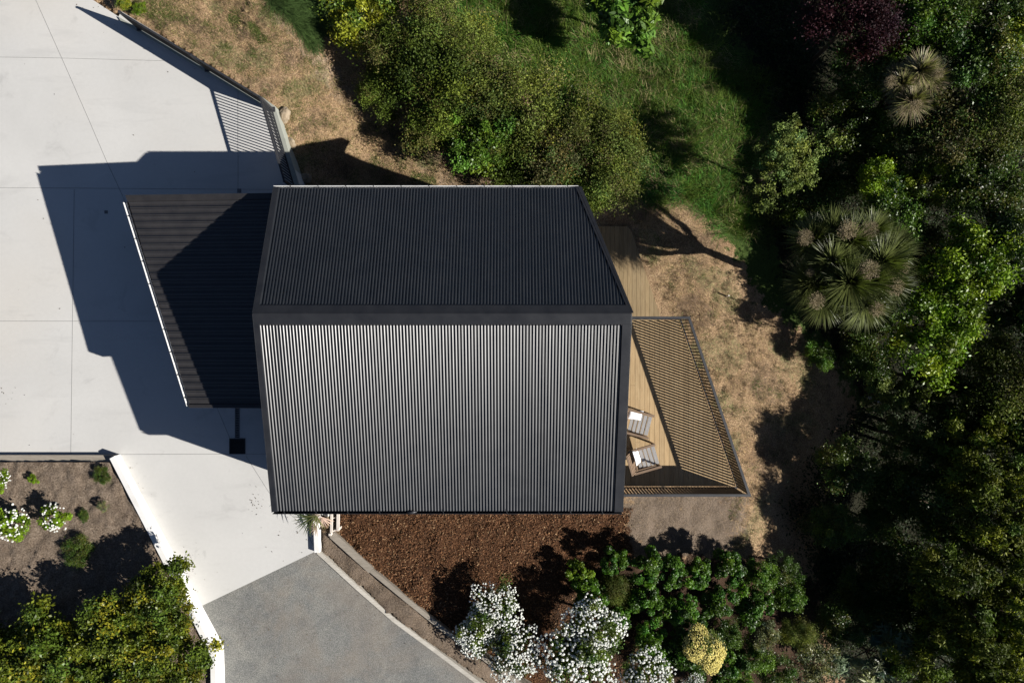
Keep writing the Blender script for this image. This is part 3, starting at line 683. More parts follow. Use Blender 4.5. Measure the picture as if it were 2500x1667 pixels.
def cushion(name, loc, rot, sx, sy, sz, mat, label):
    n = 18; V = []; u = np.linspace(-1, 1, n)
    A, B = np.meshgrid(u, u); e = (1-np.abs(A)**3.2)*(1-np.abs(B)**3.2); hgt = np.sqrt(np.clip(e, 0, 1))
    pin = 1-.09*(1-np.abs(A))*np.abs(B)**2; pin2 = 1-.09*(1-np.abs(B))*np.abs(A)**2
    wr = np.array([[mnoise.noise(Vector((a*2.1, b_*2.1, len(label)))) for a in u] for b_ in u])*.25
    top = np.stack([A*pin2*sx, B*pin*sy, (hgt*(1+wr))*sz], -1).reshape(-1, 3); bot = top*np.array([1, 1, -.8])
    V = np.concatenate([top, bot]); i = np.arange(n*n).reshape(n, n); q = np.stack([i[:-1, :-1], i[:-1, 1:], i[1:, 1:], i[1:, :-1]], -1).reshape(-1, 4)
    o_ = link(name, np_mesh(name, V, np.concatenate([q, q[:, ::-1]+n*n]), None, None, mat, True))
    o_.location = loc; o_.rotation_euler = rot; return tag(o_, label, 'cushion')
c1 = P(1551, 1013, .5); cushion('cushion', (c1[0], c1[1], .46), (R(32), R(6), R(-8)), .21, .17, .055, M['linen'], 'plain white cushion on the chair farther from the railing corner')
c2 = P(1554, 1115, .5); cushion('cushion', (c2[0], c2[1], .52), (R(0), R(62), R(16)), .19, .21, .055, M['patterned'], 'white cushion with dark blue pattern leaning on the chair back')

# ------------------------------------------------------------------ stair well and rail at the house corner
g = MB()
wx0, wx1 = WELL[0][0], WELL[1][0]; wy1 = WELL[0][1]; wy0 = WELL[3][1]
st = empty('stairwell', (wx0, wy0, -.1), 'dark stair well with pale timber rails beside the bark mulch', 'stairs')
for k in range(6): g.box(wx0, wx1, wy0+.02+k*.2, wy0+.02+(k+1)*.2, -2.2, -.35-.17*k)
g.build('steps', M['edging'], st)
g = MB(); g.box(wx0-.08, wx0-.001, wy0-.05, wy1, -2, -.03); g.box(wx1+.001, wx1+.08, wy0-.02, wy1, -2, -.03); g.box(wx0, wx1, wy0-.09, wy0-.001, -2, -.02); g.build('side_wall', M['frame'], st)
for (a, b_, w) in (((810, 1240), (809, 1297), .07), ((826, 1240), (825, 1291), .085)):
    g = MB(); g.bar((*P(*a, .25), .25), (*P(*b_, .25), .25), w, .05); g.build('rail', M['white_timber'], st, bevel=.004)
g = MB(); g.bar((*P(806, 1300, .22), .20), (*P(831, 1288, .22), .20), .045, .045); g.build('rail', M['white_timber'], st, bevel=.004)
for a in ((809, 1301), (828, 1289)):
    q = P(*a, .1); g = MB(); g.box(q[0]-.035, q[0]+.035, q[1]-.035, q[1]+.035, -.4, .28); g.build('post', M['white_timber'], st, bevel=.004)
g = MB(); g.bar((*P(806, 1265, .25), .225), (*P(828, 1263, .25), .225), .02, .02); g.build('rail', M['white_timber'], st)

# ------------------------------------------------------------------ planting bed at the lower left
BED_PX = [(-240, 1126), (291, 1126), (384, 1299), (485, 1483), (537, 1580), (541, 1760), (-240, 1760)]
bedp = [P(a, b_, 0) for a, b_ in BED_PX]
bx = np.arange(-18, -8.5, .07); by = np.arange(-11.2, -3.3, .07); BX, BYY = np.meshgrid(bx, by); q_ = np.stack([BX.ravel(), BYY.ravel()], -1)
zb = .20+.26*np.clip((-3.5-q_[:, 1])/4.5, 0, 1)+fbm(q_[:, 0], q_[:, 1], 2.0, 5)*.045+fbm(q_[:, 0]+9, q_[:, 1], 5, 3)*.05
zbed = zb.reshape(BX.shape); i = np.arange(BX.size).reshape(BX.shape)
qq = np.stack([i[:-1, :-1], i[:-1, 1:], i[1:, 1:], i[1:, :-1]], -1).reshape(-1, 4); cc_ = q_[qq].mean(1)
qq = qq[inside(cc_[:, 0], cc_[:, 1], bedp)]
m, N, L, b = mat_base('garden_soil', 0.95, 0.15); co = coords(N, L); f1 = nz(N, L, co, 22, 6, 0.75); f4 = nz(N, L, co, 2.5, 5, 0.6)
c = ramp(N, L, f1, [(0.33, (0.070, 0.050, 0.036)), (0.5, (0.17, 0.130, 0.096)), (0.68, (0.30, 0.24, 0.185))])
c = mix(N, L, ramp(N, L, f4, [(0.4, (0, 0, 0)), (0.7, (0.5, 0.5, 0.5))]), c, mix(N, L, 1.0, c, (0.6, 0.55, 0.5), 'MULTIPLY'))
L.new(c, b.inputs['Base Color']); bump(N, L, b, f1, 0.9, 0.05)
bed = link('planting_bed', np_mesh('planting_bed', np.concatenate([q_, zb[:, None]], 1), qq, None, None, m, True)); tag(bed, 'grey brown soil bed', 'soil', kind='structure')
def zbedf(X, Y):
    i_ = int(np.clip(round((X-bx[0])/.07), 0, len(bx)-1)); j_ = int(np.clip(round((Y-by[0])/.07), 0, len(by)-1)); return zbed[j_, i_]

# ------------------------------------------------------------------ foliage generators
def unit(v): return v/np.maximum(np.linalg.norm(v, axis=-1, keepdims=True), 1e-9)
def leaves(C, Nn, ln, wd, col, droop=0.25, T=None):
    """diamond leaves: centres, normals, length, width, colours -> V, Q, col"""
    n = len(C); r = RNG.normal(size=(n, 3)) if T is None else T
    t = unit(r-(r*Nn).sum(-1, keepdims=True)*Nn); bn = np.cross(Nn, t)
    ln = np.broadcast_to(ln, (n,))[:, None]; wd = np.broadcast_to(wd, (n,))[:, None]
    a = C-t*ln*.5; tip = C+t*ln*.5-Nn*ln*droop; l = C+bn*wd*.5-Nn*wd*.12+t*ln*.05; r_ = C-bn*wd*.5-Nn*wd*.12+t*ln*.05
    V = np.stack([a, r_, tip, l], 1).reshape(-1, 3); Qd = np.arange(4*n).reshape(n, 4)
    return V, Qd, np.repeat(col, 4, 0)

def crown_mesh(name, seed, base, nclump=34, lpc=300, leaf=.07, lw=.035, cr=.24, hz=.75, var=.5, hue=None, low=-.3, mat='leaf', spread=(.5, .95), sprig=0.0, up=.5, soft=.0):
    rs = np.random.default_rng(seed); base = np.array(base)
    d = unit(rs.normal(size=(nclump*3, 3))); d = d[d[:, 2] > low][:nclump]; n = len(d)
    rr_ = rs.uniform(spread[0], spread[1], n)**.8
    # uneven outline: push some sides out, pull others in
    az = np.arctan2(d[:, 1], d[:, 0]); ph = rs.uniform(0, 6.28, 3)
    lob = 1+.17*np.sin(2*az+ph[0])+.15*np.sin(3*az+ph[1])+.14*np.sin(5*az+ph[2])+rs.normal(size=n)*.10
    c_ = d*(rr_*lob)[:, None]*np.array([1, 1, hz]); cs = cr*rs.uniform(.45, 1.45, n)
    k = rs.integers(0, n, n*lpc); d2 = unit(rs.normal(size=(len(k), 3))+np.array([0, 0, .45]))
    u = rs.uniform(.35, 1.0, len(k))**.6
    pos = c_[k]+d2*(cs[k]*u)[:, None]*np.array([1, 1, .8])
    if soft: pos = pos*(1-soft)+soft*(c_[k]+rs.normal(size=(len(k), 3))*(cs[k]*.62)[:, None]*np.array([1, 1, .75]))+rs.normal(size=(len(k), 3))*.03
    nn = unit(d2*(.55-.4*soft)+np.array([0, 0, up])+rs.normal(size=(len(k), 3))*(.5+.25*soft))
    cl = rs.uniform(1-var, 1+var, n)[k]*rs.uniform(.7, 1.35, len(k))
    col = base[None, :]*cl[:, None]
    hv = rs.normal(size=n)[k]*.10
    col = col*np.stack([1+hv*1.4, 1+hv*.3, 1-hv], -1)
    if hue is not None:
        w = (rs.uniform(size=n) < hue[1])[k] & (rs.uniform(size=len(k)) < .75); col[w] = np.array(hue[0])[None, :]*cl[w][:, None]
    ll = leaf*rs.uniform(.65, 1.35, len(k))
    T = None
    if sprig: T = d2+rs.normal(size=(len(k), 3))*sprig
    V, Qd, cv = leaves(pos, nn, ll, ll*lw/leaf, col, T=T)
    return np_mesh(name, V, Qd, None, cv, M[mat]), c_

def trunk_mesh(name, cl, seed, rad=.055, mat='bark', n=9, depth=3.0):
    g = MB(); rs = random.Random(seed); b0 = (rs.uniform(-.12, .12), rs.uniform(-.12, .12))
    g.tube([(b0[0]*1.5, b0[1]*1.5, -depth), (b0[0], b0[1], -1.1), (b0[0]*.5, 0, -.55), (0, 0, -.2)], [rad*1.35, rad, rad*.8, rad*.55], 7)
    for p in rs.sample(list(map(tuple, cl)), min(n, len(cl))):
        v = Vector(p); s = Vector((b0[0]*.5, 0, rs.uniform(-.6, -.2))); mid = s.lerp(v, .5)+Vector((rs.uniform(-.1, .1), rs.uniform(-.1, .1), .06))
        g.tube([s, mid, v*.97], [rad*.5, rad*.32, rad*.12], 5)
    me = bpy.data.meshes.new(name); me.from_pydata(g.v, [], g.f); me.materials.append(M[mat]); me.polygons.foreach_set('use_smooth', [True]*len(me.polygons))
    return me

PROTO = {}
def proto(kind, seeds, base, **kw):
    PROTO[kind] = []
    for s in seeds:
        me, cl = crown_mesh('crown', s, base, **kw)
        PROTO[kind].append((me, trunk_mesh('trunk', cl, s)))
proto('small', (1, 2, 3), (.086, .122, .016), nclump=75, lpc=300, leaf=.058, lw=.034, cr=0.27, hue=((.13, .12, .035), .2), mat='matte_leaf', soft=0.9)
proto('olive', (4, 5, 6), (.098, .126, .022), nclump=80, lpc=290, leaf=.054, lw=.029, cr=0.26, hue=((.115, .108, .036), .2), mat='matte_leaf', soft=0.95)
proto('green', (7, 8, 9), (.070, .130, .014), nclump=60, lpc=260, leaf=.075, lw=.042, cr=0.25, soft=0.7)
proto('bright', (10, 11), (.125, .190, .010), nclump=60, lpc=260, leaf=.080, lw=.040, cr=0.24, soft=0.7)
proto('dark', (12, 13, 14), (.056, .096, .015), nclump=65, lpc=260, leaf=.070, lw=.038, cr=0.26, hue=((.095, .095, .02), .15), soft=0.8)
proto('yellow', (15, 16), (.155, .175, .014), nclump=56, lpc=240, leaf=.080, lw=.042, cr=0.24, hue=((.06, .10, .015), .35), soft=0.7)
proto('brown', (17, 18), (.100, .090, .030), nclump=62, lpc=250, leaf=.066, lw=.036, cr=0.26, hue=((.055, .09, .02), .4), mat='matte_leaf', soft=0.95)
proto('plum', (19,), (.032, .009, .013), nclump=64, lpc=300, leaf=.058, lw=.034, cr=0.27, mat='matte_leaf', soft=0.9)
proto('bigleaf', (20,), (.105, .200, .022), nclump=50, lpc=60, leaf=.24, lw=.085, cr=.24, up=.9, hz=.5)
proto('open', (21,), (.125, .165, .040), nclump=110, lpc=95, leaf=.058, lw=.034, cr=.15, spread=(.25, 1.08), mat='matte_leaf', soft=.55)
proto('shrub', (22, 23, 24), (.046, .108, .006), nclump=34, lpc=190, leaf=.14, lw=.062, cr=.27, low=-.1, up=.7)
proto('shrublight', (25,), (.115, .190, .008), nclump=28, lpc=180, leaf=.15, lw=.065, cr=.27, low=-.1, up=.7)
proto('camellia', (26, 27, 28), (.066, .090, .009), nclump=80, lpc=240, leaf=.080, lw=.045, cr=0.22, hz=.6, hue=((.16, .15, .012), .22), low=0.0, up=.6, soft=0.6)
proto('pale', (29,), (.155, .165, .075), nclump=36, lpc=200, leaf=.10, lw=.042, cr=0.26, soft=0.7)
proto('blade', (30,), (.115, .150, .075), nclump=26, lpc=80, leaf=.32, lw=.05, cr=.30, up=.9, hz=.5)
proto('sprig', (31, 32), (.075, .098, .013), nclump=110, lpc=150, leaf=.080, lw=.026, cr=0.16, hue=((.15, .165, .012), .25), sprig=.5, spread=(.4, 1.0), mat='matte_leaf', soft=0.5)
proto('flowering', (33, 34), (.070, .105, .014), nclump=50, lpc=170, leaf=.080, lw=.038, cr=0.25, low=-.05, soft=0.6)
def blossom_mesh(name, seed, n, col, size, hz=.75, clump=34, lobe=1.0):
    rs = np.random.default_rng(seed); d = unit(rs.normal(size=(n*4, 3))); d = d[d[:, 2] > .02][:n]
    cdir = unit(rs.normal(size=(clump, 3))); den = np.max(d@cdir.T, 1); d = d[rs.uniform(size=len(d)) < np.clip((den-.72)*4, .12, 1)]; n = len(d)
    az = np.arctan2(d[:, 1], d[:, 0]); ph = rs.uniform(0, 6.28, 2); lob = 1+lobe*(.12*np.sin(2*az+ph[0])+.10*np.sin(4*az+ph[1]))
    pos = d*(rs.uniform(.82, 1.16, n)*lob)[:, None]*np.array([1, 1, hz])
    C, Nn, cc = [], [], []
    for k in range(7):                                    # each bloom is a small dome of petals
        off = unit(rs.normal(size=(n, 3))+d*.8+np.array([0, 0, .5])); C.append(pos+off*size*.38); Nn.append(off); cc.append(np.array(col)[None, :]*rs.uniform(.82, 1.05, (n, 1)))
    C = np.concatenate(C); Nn = np.concatenate(Nn); cc = np.concatenate(cc); s = size*rs.uniform(.6, 1.05, len(C))
    V, Qd, cv = leaves(C, Nn, s, s*.8, cc, .15); return np_mesh(name, V, Qd, None, cv, M['petal'])
BLOOM = {'white': [blossom_mesh('blossom', s, 640, (.84, .84, .82), .088) for s in (41, 42)], 'white_small': [blossom_mesh('blossom', 43, 90, (.80, .80, .76), .15)],
         'yellow': [blossom_mesh('blossom', 44, 2600, (.86, .74, .27), .075, .75, 60, 1.0)]}

TREE_CROWNS = []
def plant(kind, px, py, r, zc, label, name='shrub', cat='shrub', group=None, asp=1.0, hz=.8, bloom=None, base=None, rot=None, var=None):
    """crown of radius r photo-pixels seen at (px, py), its centre at height zc"""
    i = len(TREE_CROWNS); X, Y = P(px, py, zc); rw = r*(H-zc)/F
    zb_ = float(zt(np.array([X]), np.array([Y]))[0]) if base is None else base(X, Y)
    t = empty(name, (X, Y, zb_), label, cat, group)
    cm_, tm_ = PROTO[kind][(i if var is None else var) % len(PROTO[kind])]
    a = (i*2.399) % 6.283 if rot is None else rot
    sc = (rw, rw*asp, rw*hz); dz = zc-zb_
    for nm, me in (('crown', cm_), ('trunk', tm_)):
        o_ = link(nm, me, t); o_.location = (0, 0, dz); o_.scale = sc; o_.rotation_euler = (0, 0, a)
    if bloom:
        me = BLOOM[bloom][i % len(BLOOM[bloom])]; o_ = link('blossoms', me, t); o_.location = (0, 0, dz); o_.scale = tuple(s*1.02 for s in sc); o_.rotation_euler = (0, 0, a)
    TREE_CROWNS.append((X, Y, zc, rw)); return t

# --- belt of shrubs on the bank above the house
G1 = 'shrubs on the grassy bank above the roof'
for a in [
    ('yellow', 890, 45, 92, -1.0, 'yellow green shrub at the top of the belt beside the grass mound'),
    ('small', 990, 130, 85, -.7, 'dark leafy shrub below the yellow green one, shading the pale bank'),
    ('olive', 1065, 60, 80, -.6, 'olive shrub at the frame top beside the tall green grass'),
    ('small', 1090, 190, 100, -.4, 'broad dense shrub in the upper middle of the belt'),
    ('small', 1065, 300, 75, -.9, 'dark shrub at the left fringe of the belt over its shadow'),
    ('olive', 1190, 220, 90, -.4, 'olive brown shrub bordering the shaded green grass'),
    ('green', 1170, 330, 90, -.7, 'fresh green shrub low in the belt above the bare soil'),
    ('olive', 1290, 270, 95, -.5, 'grey olive shrub halfway along the belt on the grass side'),
    ('brown', 1355, 370, 80, -.6, 'brown tinted shrub with bare grey twigs showing through'),
    ('small', 1280, 390, 75, -1.0, 'green shrub over the bare soil nearest the top gutter'),
    ('olive', 1450, 320, 85, -.5, 'rounded olive shrub near the right end of the belt'),
    ('olive', 1500, 400, 85, -.6, 'last olive shrub of the belt beside the long bright grass'),
    ('small', 940, 220, 60, -1.1, 'small shrub on the left fringe of the belt above its shadow on the clay'),
    ('olive', 1130, 120, 75, -.8, 'olive shrub between the belt middle and the tall grass'),
    ('green', 1390, 260, 62, -1.0, 'leafy shrub at the grass side of the belt near its right end'),
    ('small', 1230, 330, 70, -.8, 'leafy shrub in the heart of the belt above the top gutter'),
    ('small', 1430, 450, 70, -1.0, 'drooping shrub above the slanted right roof corner'),
]: plant(*a, group=G1)
plant('bright', 1250, 412, 38, -1.75, 'low vivid green fern clump at the foot of the belt', 'fern', 'fern', hz=.5)

# --- trees and shrubs right of the grass and in the gully
G2 = 'trees and shrubs in the gully at the right'
for a in [
    ('bigleaf', 1530, 25, 92, -1.0, 'bright green tree with big fan leaves at the top edge'),
    ('open', 1918, 392, 92, -.7, 'airy pale green tree alone between grass and dark gully'),
    ('plum', 2080, 45, 100, -.9, 'dark purple leaved tree at the top'),
    ('dark', 2110, 175, 80, -1.6, 'dim dark shrub left of the pale spiky cabbage tree'),
    ('dark', 2060, 300, 75, -2.2, 'dark shrub below left of the pale spiky cabbage tree'),
    ('green', 2260, 55, 90, -1.0, 'glossy green tree right of the purple tree'),
    ('brown', 2205, 120, 55, -1.6, 'thin brownish shrub tucked below the purple tree'),
    ('dark', 2390, 30, 95, -1.0, 'dark tree at the top edge towards the right corner'),
    ('yellow', 2470, 110, 80, -1.0, 'yellowish tree in the top right corner'),
    ('dark', 2385, 180, 90, -1.0, 'dark green tree right of the pale spiky cabbage tree'),
    ('brown', 2310, 320, 90, -1.1, 'brownish tree below the pale spiky cabbage tree'),
    ('olive', 2445, 295, 100, -.8, 'dull olive tree at the right edge in the upper half'),
    ('bright', 2140, 445, 55, -1.4, 'small bright green shrub above right of the big cabbage tree'),
    ('dark', 2210, 370, 75, -1.7, 'dark shrub between the two spiky cabbage trees'),
    ('green', 2185, 525, 80, -1.4, 'blue green shrub touching the big cabbage tree on its right'),
    ('yellow', 2300, 430, 75, -1.3, 'mustard tinted shrub in the middle of the right wood'),
    ('dark', 2400, 455, 90, -1.0, 'dark shrub near the right edge level with the big cabbage tree'),
    ('brown', 2245, 615, 72, -1.6, 'rusty tinted shrub just right of the big cabbage tree'),
    ('bright', 2360, 650, 100, -.6, 'upper crown of the brightest yellow green tree at right'),
    ('bright', 2275, 800, 108, -.9, 'lower bright yellow green tree with a ragged left side'),
    ('dark', 2465, 600, 85, -.7, 'dark tree on the right edge beside the bright tree'),
    ('olive', 2455, 960, 100, -1.5, 'grey olive tree on the right edge below the bare grey twigs'),
    ('dark', 2360, 1010, 85, -2.3, 'dark tree below the long bare pinkish branches'),
    ('dark', 2110, 880, 56, -2.7, 'dull shrub at the edge of the straw bank under the cabbage tree'),
    ('green', 2000, 860, 34, -2.5, 'small fresh green shrub on the sunlit straw edge'),
    ('dark', 2065, 1135, 62, -1.6, 'lone glossy shrub standing in the black shade right of the deck'),
    ('dark', 2030, 1280, 58, -1.9, 'glossy shrub in the shade below the lone one'),
    ('dark', 2130, 1275, 50, -2.4, 'dim sparse shrub in deep shade right of the glossy one'),
    ('sprig', 2395, 1110, 110, -1.4, 'feathery dark tree on the right edge above the lower corner'),
    ('sprig', 2430, 1280, 125, -.3, 'feathery tree with yellow green tips on the right edge'),
    ('sprig', 2340, 1430, 118, -.4, 'feathery tree with yellow tips left of the corner one'),
    ('sprig', 2450, 1530, 130, -.2, 'largest feathery tree in the bottom right corner'),
    ('sprig', 2290, 1600, 100, -1.0, 'feathery tree at the bottom edge beside the narrow leaved plant'),
    ('sprig', 2440, 1660, 110, -.4, 'feathery tree cut off by the bottom edge at the corner'),
    ('open', 2230, 1080, 90, -2.2, 'dim tree in the gully between deck and right edge'),
    ('dark', 2290, 1240, 95, -1.8, 'very dark tree left of the yellow tipped feathery trees'),
    ('dark', 2210, 1400, 95, -2.2, 'very dark shrub in the gully right of the garden shrubs'),
    ('dark', 2110, 1430, 60, -2.4, 'almost black shrub between the garden shrubs and the gully'),
    ('open', 2170, 960, 75, -2.6, 'dim shrub under the long bare pinkish branches'),
    ('sprig', 2270, 930, 70, -2.5, 'dark shrub just below the lower bright yellow green tree'),
    ('green', 2300, 1120, 80, -2.3, 'dull green tree in deep shade left of the feathery dark tree'),
    ('dark', 2170, 1190, 75, -2.7, 'black looking shrub in the middle of the shaded gully'),
    ('dark', 2120, 770, 60, -2.4, 'dark shrub at the lower right foot of the big cabbage tree'),
    ('dark', 2050, 405, 72, -2.3, 'dark shrub filling the gap above the big cabbage tree'),
    ('green', 2120, 345, 60, -2.3, 'dim green shrub between the airy tree and the pale cabbage tree'),
    ('dark', 1990, 470, 60, -2.7, 'low dark shrub under the airy pale green tree'),
    ('dark', 2450, 740, 70, -1.5, 'dark shrub behind the mass of bare grey twigs'),
    ('dark', 1960, 520, 60, -2.6, 'dark shrub above the big cabbage tree on its left'),
    ('dark', 2120, 1500, 60, -2.2, 'dark shrub above the narrow leaved plant'),
    ('dark', 2210, 1520, 75, -1.9, 'dark shrub between the narrow leaved plant and the feathery trees'),
    ('olive', 2400, 860, 60, -2.0, 'olive shrub behind the bare grey twigs'),
    ('dark', 2570, 1080, 120, -1.3, 'dark tree added mostly outside the right edge below the middle for gully shade'),  # this and the next three trees are added past the edge to shade the gully
    ('sprig', 2580, 1330, 125, -.8, 'feathery tree added mostly outside the right edge in the lower part for gully shade'),
    ('dark', 2580, 780, 115, -1.1, 'dark tree added mostly outside the right edge at mid height for gully shade'),
    ('sprig', 2600, 1600, 130, -.9, 'feathery tree added outside the bottom right corner for gully shade'),
    ('blade', 2130, 1600, 74, -1.4, 'grey green plant with long narrow leaves at the bottom edge'),
    ('pale', 1990, 1610, 54, -1.2, 'cream variegated shrub at the bottom edge'),
    ('dark', 2050, 1520, 54, -1.7, 'dark green shrub above the cream variegated one'),
]:
    nm = 'tree' if ' tree' in a[5] and 'cabbage' not in a[5] else ('tree' if a[5].split(' tree')[0] != a[5] and 'shrub' not in a[5] else 'shrub')
    plant(*a, name=nm, cat=nm, group=G2, hz=1.1 if a[0] == 'sprig' else .95)

# --- garden shrubs below the deck
G3 = 'clipped garden shrubs below the deck'
def base_b(X, Y): return float(zt(np.array([X]), np.array([Y]))[0])
for a in [
    ('shrublight', 1414, 1394, 31, -.15, 'small lime green shrub at the left end of the garden row'),
    ('shrub', 1498, 1368, 36, -.15, 'second rounded shrub of the garden row, right of the lime one'),
    ('shrub', 1575, 1382, 46, -.25, 'third green shrub of the garden row, below the bare soil'),
    ('shrub', 1640, 1398, 42, -.35, 'fourth shrub of the garden row, above the patch of bare earth'),
    ('shrub', 1702, 1400, 38, -.5, 'fifth shrub of the garden row, small and dark'),
    ('shrub', 1776, 1386, 46, -.6, 'sixth shrub of the garden row, bright and broad'),
    ('green', 1856, 1400, 46, -.8, 'grey green shrub ending the garden row beside the black shade'),
    ('shrub', 1440, 1450, 48, -.2, 'shaded shrub directly below the lime green one'),
    ('olive', 1500, 1440, 42, -.3, 'dull olive shrub in the second row of the garden'),
    ('shrub', 1575, 1462, 44, -.3, 'green shrub in the second row, left of the bare earth'),
    ('shrub', 1655, 1490, 50, -.4, 'broad green shrub below the patch of bare earth'),
    ('shrub', 1755, 1468, 48, -.6, 'green shrub in the second row above the yellow flowers'),
    ('shrub', 1840, 1475, 52, -.8, 'green shrub in the second row at the right end'),
    ('shrub', 1512, 1508, 30, -.25, 'small shrub beside the middle white flowering bush'),
    ('shrub', 1590, 1545, 46, -.35, 'deep green shrub in the third row between white and yellow flowers'),
    ('shrub', 1655, 1585, 46, -.4, 'green shrub on the left side of the yellow flowers'),
    ('shrub', 1770, 1630, 54, -.5, 'green shrub below the yellow flowers at the bottom edge'),
    ('pale', 1868, 1545, 40, -.8, 'speckled pale shrub right of the yellow flowers'),
    ('green', 1925, 1450, 48, -1.2, 'dim shrub right of the second row in shade'),
    ('green', 1780, 1540, 36, -.5, 'green shrub with a cream bloom beside the yellow flowers'),
    ('shrub', 1600, 1615, 34, -.35, 'small shrub at the bottom edge above the last white bush'),
    ('shrub', 1692, 1535, 36, -.5, 'small shrub directly above the yellow flowers'),
    ('green', 1835, 1600, 46, -.9, 'green shrub at the bottom right of the yellow flowers'),
    ('dark', 1895, 1640, 48, -1.2, 'dark shrub at the bottom edge left of the cream variegated one'),
    ('shrub', 1700, 1655, 34, -.5, 'shrub at the bottom edge just below left of the yellow flowers'),
    ('green', 1790, 1685, 46, -.7, 'green shrub cut off by the bottom edge below the yellow flowers'),
    ('dark', 1905, 1390, 44, -1.3, 'dim shrub beyond the right end of the garden row'),
    ('olive', 1945, 1545, 40, -1.2, 'brownish shrub left of the cream variegated one'),
]: plant(a[0], a[1], a[2], a[3]*.90, a[4]+.12, a[5], group=G3, hz=1.05)
G4 = 'white flowering bushes'
for a in [('flowering', 1212, 1478, 56, .35, 'upper left white flowering bush beside its round shadow on the mulch'),
          ('flowering', 1165, 1540, 50, .3, 'white flowering bush overhanging the timber edging'),
          ('flowering', 1258, 1592, 60, .35, 'fullest white flowering bush above the edging at the bottom'),
          ('flowering', 1448, 1525, 64, .45, 'upper middle white flowering bush right of the black shadow'),
          ('flowering', 1405, 1615, 80, .45, 'largest white flowering bush at the bottom edge'),
          ('flowering', 1575, 1652, 62, .3, 'right hand white flowering bush cut by the bottom edge'),
          ('flowering', 1690, 1675, 28, .1, 'little white flowering bush at the bottom edge below the yellow one')]:
    plant(*a, name='flowering_bush', cat='bush', group=G4, bloom='white', hz=.75)
plant('flowering', 1719, 1582, 40, .2, 'single yellow flowering bush among green shrubs', 'flowering_bush', 'bush', asp=1.3, bloom='yellow', hz=.7, rot=.3)

# --- hedge and flowers in the lower left bed
G5 = 'evergreen bushes in the lower left bed'
for a in [('camellia', 395, 1465, 88, 1.15, 'dark glossy evergreen bush touching the white wall at its upper part'),
          ('camellia', 300, 1540, 100, 1.15, 'glossy evergreen bush in the middle of the lower left mass'),
          ('camellia', 430, 1590, 88, 1.15, 'evergreen bush with red and orange spots beside the white wall bend'),
          ('camellia', 150, 1600, 112, 1.0, 'yellow green evergreen bush at the bottom left'),
          ('camellia', 15, 1605, 110, .95, 'evergreen bush in the bottom left corner'),
          ('camellia', 330, 1665, 95, 1.1, 'evergreen bush cut off by the bottom edge near the wall')]:
    plant(*a, name='evergreen_bush', cat='bush', group=G5, base=zbedf, hz=.75)
plant('shrublight', 135, 1262, 32, .62, 'small white flowering plant alone in the soil bed', 'flowering_plant', 'plant', base=zbedf, bloom='white_small', hz=.7)
plant('shrublight', 32, 1275, 38, .62, 'lime leaved plant with a few white blooms at the left edge', 'flowering_plant', 'plant', base=zbedf, bloom='white_small', hz=.7)
plant('shrublight', 0, 1172, 24, .6, 'white flowering plant cut by the left edge', 'flowering_plant', 'plant', base=zbedf, bloom='white_small', hz=.7)
plant('dark', 192, 1345, 34, .45, 'low green plant at the edge of the bush shadow in the bed', 'plant', 'plant', base=zbedf, hz=.6)  # dark leaf type puts the bush shadow into the plant's colour
plant('dark', 205, 1258, 14, .35, 'tiny dark plant right of the white flowering one', 'plant', 'plant', base=zbedf, hz=.6)
plant('shrublight', 82, 1170, 12, .32, 'tiny lime seedling near the left of the soil bed', 'plant', 'plant', base=zbedf, hz=.6)
plant('dark', 250, 1160, 20, .32, 'dark low weed by the end of the white wall', 'plant', 'plant', base=zbedf, hz=.45)
plant('pale', 250, 1235, 14, .42, 'tiny plant with cream flowers in the bed near the wall', 'plant', 'plant', base=zbedf, hz=.6)

plant('yellow', 303, 6, 20, .22, 'low yellow green weed at the top beside the fence end', 'plant', 'plant', hz=.7)
plant('bright', 340, 22, 16, .1, 'small green weed on the bank behind the fence end', 'plant', 'plant', hz=.6)
# --- cabbage trees and fan palm
def sword_leaves(C0, D, ln, wd, col, droop, segs=3, jit=.0):
    """arched strap leaves: start points, directions, lengths -> V, Q, T"""
    n = len(C0); up_ = np.array([0, 0, 1.0]); side = unit(np.cross(D, up_)+1e-6); V = []; cv = []
    for s in range(segs+1):
        u = s/segs; p = C0+D*(ln*u)[:, None]-up_*(droop*ln*u*u)[:, None]; w = wd*(.55+.6*u if u < .5 else 1.7*(1-u)+.02)
        V += [p-side*(w/2)[:, None], p+side*(w/2)[:, None]]; cv += [col*(.75+.4*u)]*2
    V = np.stack(V, 1); cv = np.stack(cv, 1); k = 2*(segs+1); b_ = np.arange(n)[:, None]*k
    Qd = np.concatenate([b_+np.array([2*s, 2*s+1, 2*s+3, 2*s+2])[None, :] for s in range(segs)])
    return V.reshape(-1, 3), Qd, cv.reshape(-1, 3)
def head_mesh(name, seed, n, ln, col, wd=.045, el=(-.35, 1.4), droop=.35, mat='leaf', dead=.0):
    rs = np.random.default_rng(seed); az = rs.uniform(0, 6.283, n); e = rs.uniform(el[0], el[1], n)
    D = np.stack([np.cos(az)*np.cos(e), np.sin(az)*np.cos(e), np.sin(e)], -1); C0 = D*.05+np.array([0, 0, 0])
    l = ln*rs.uniform(.75, 1.1, n); c_ = np.array(col)[None, :]*rs.uniform(.55, 1.5, (n, 1)); dd = rs.uniform(size=n) < dead; c_[dd] = np.array((.24, .19, .12))*rs.uniform(.7, 1.2, (dd.sum(), 1))
    V, Qd, cv = sword_leaves(C0, D, l, wd*rs.uniform(.8, 1.2, n), c_, droop*rs.uniform(.3, 1.2, n)); return np_mesh(name, V, Qd, None, cv, M[mat])
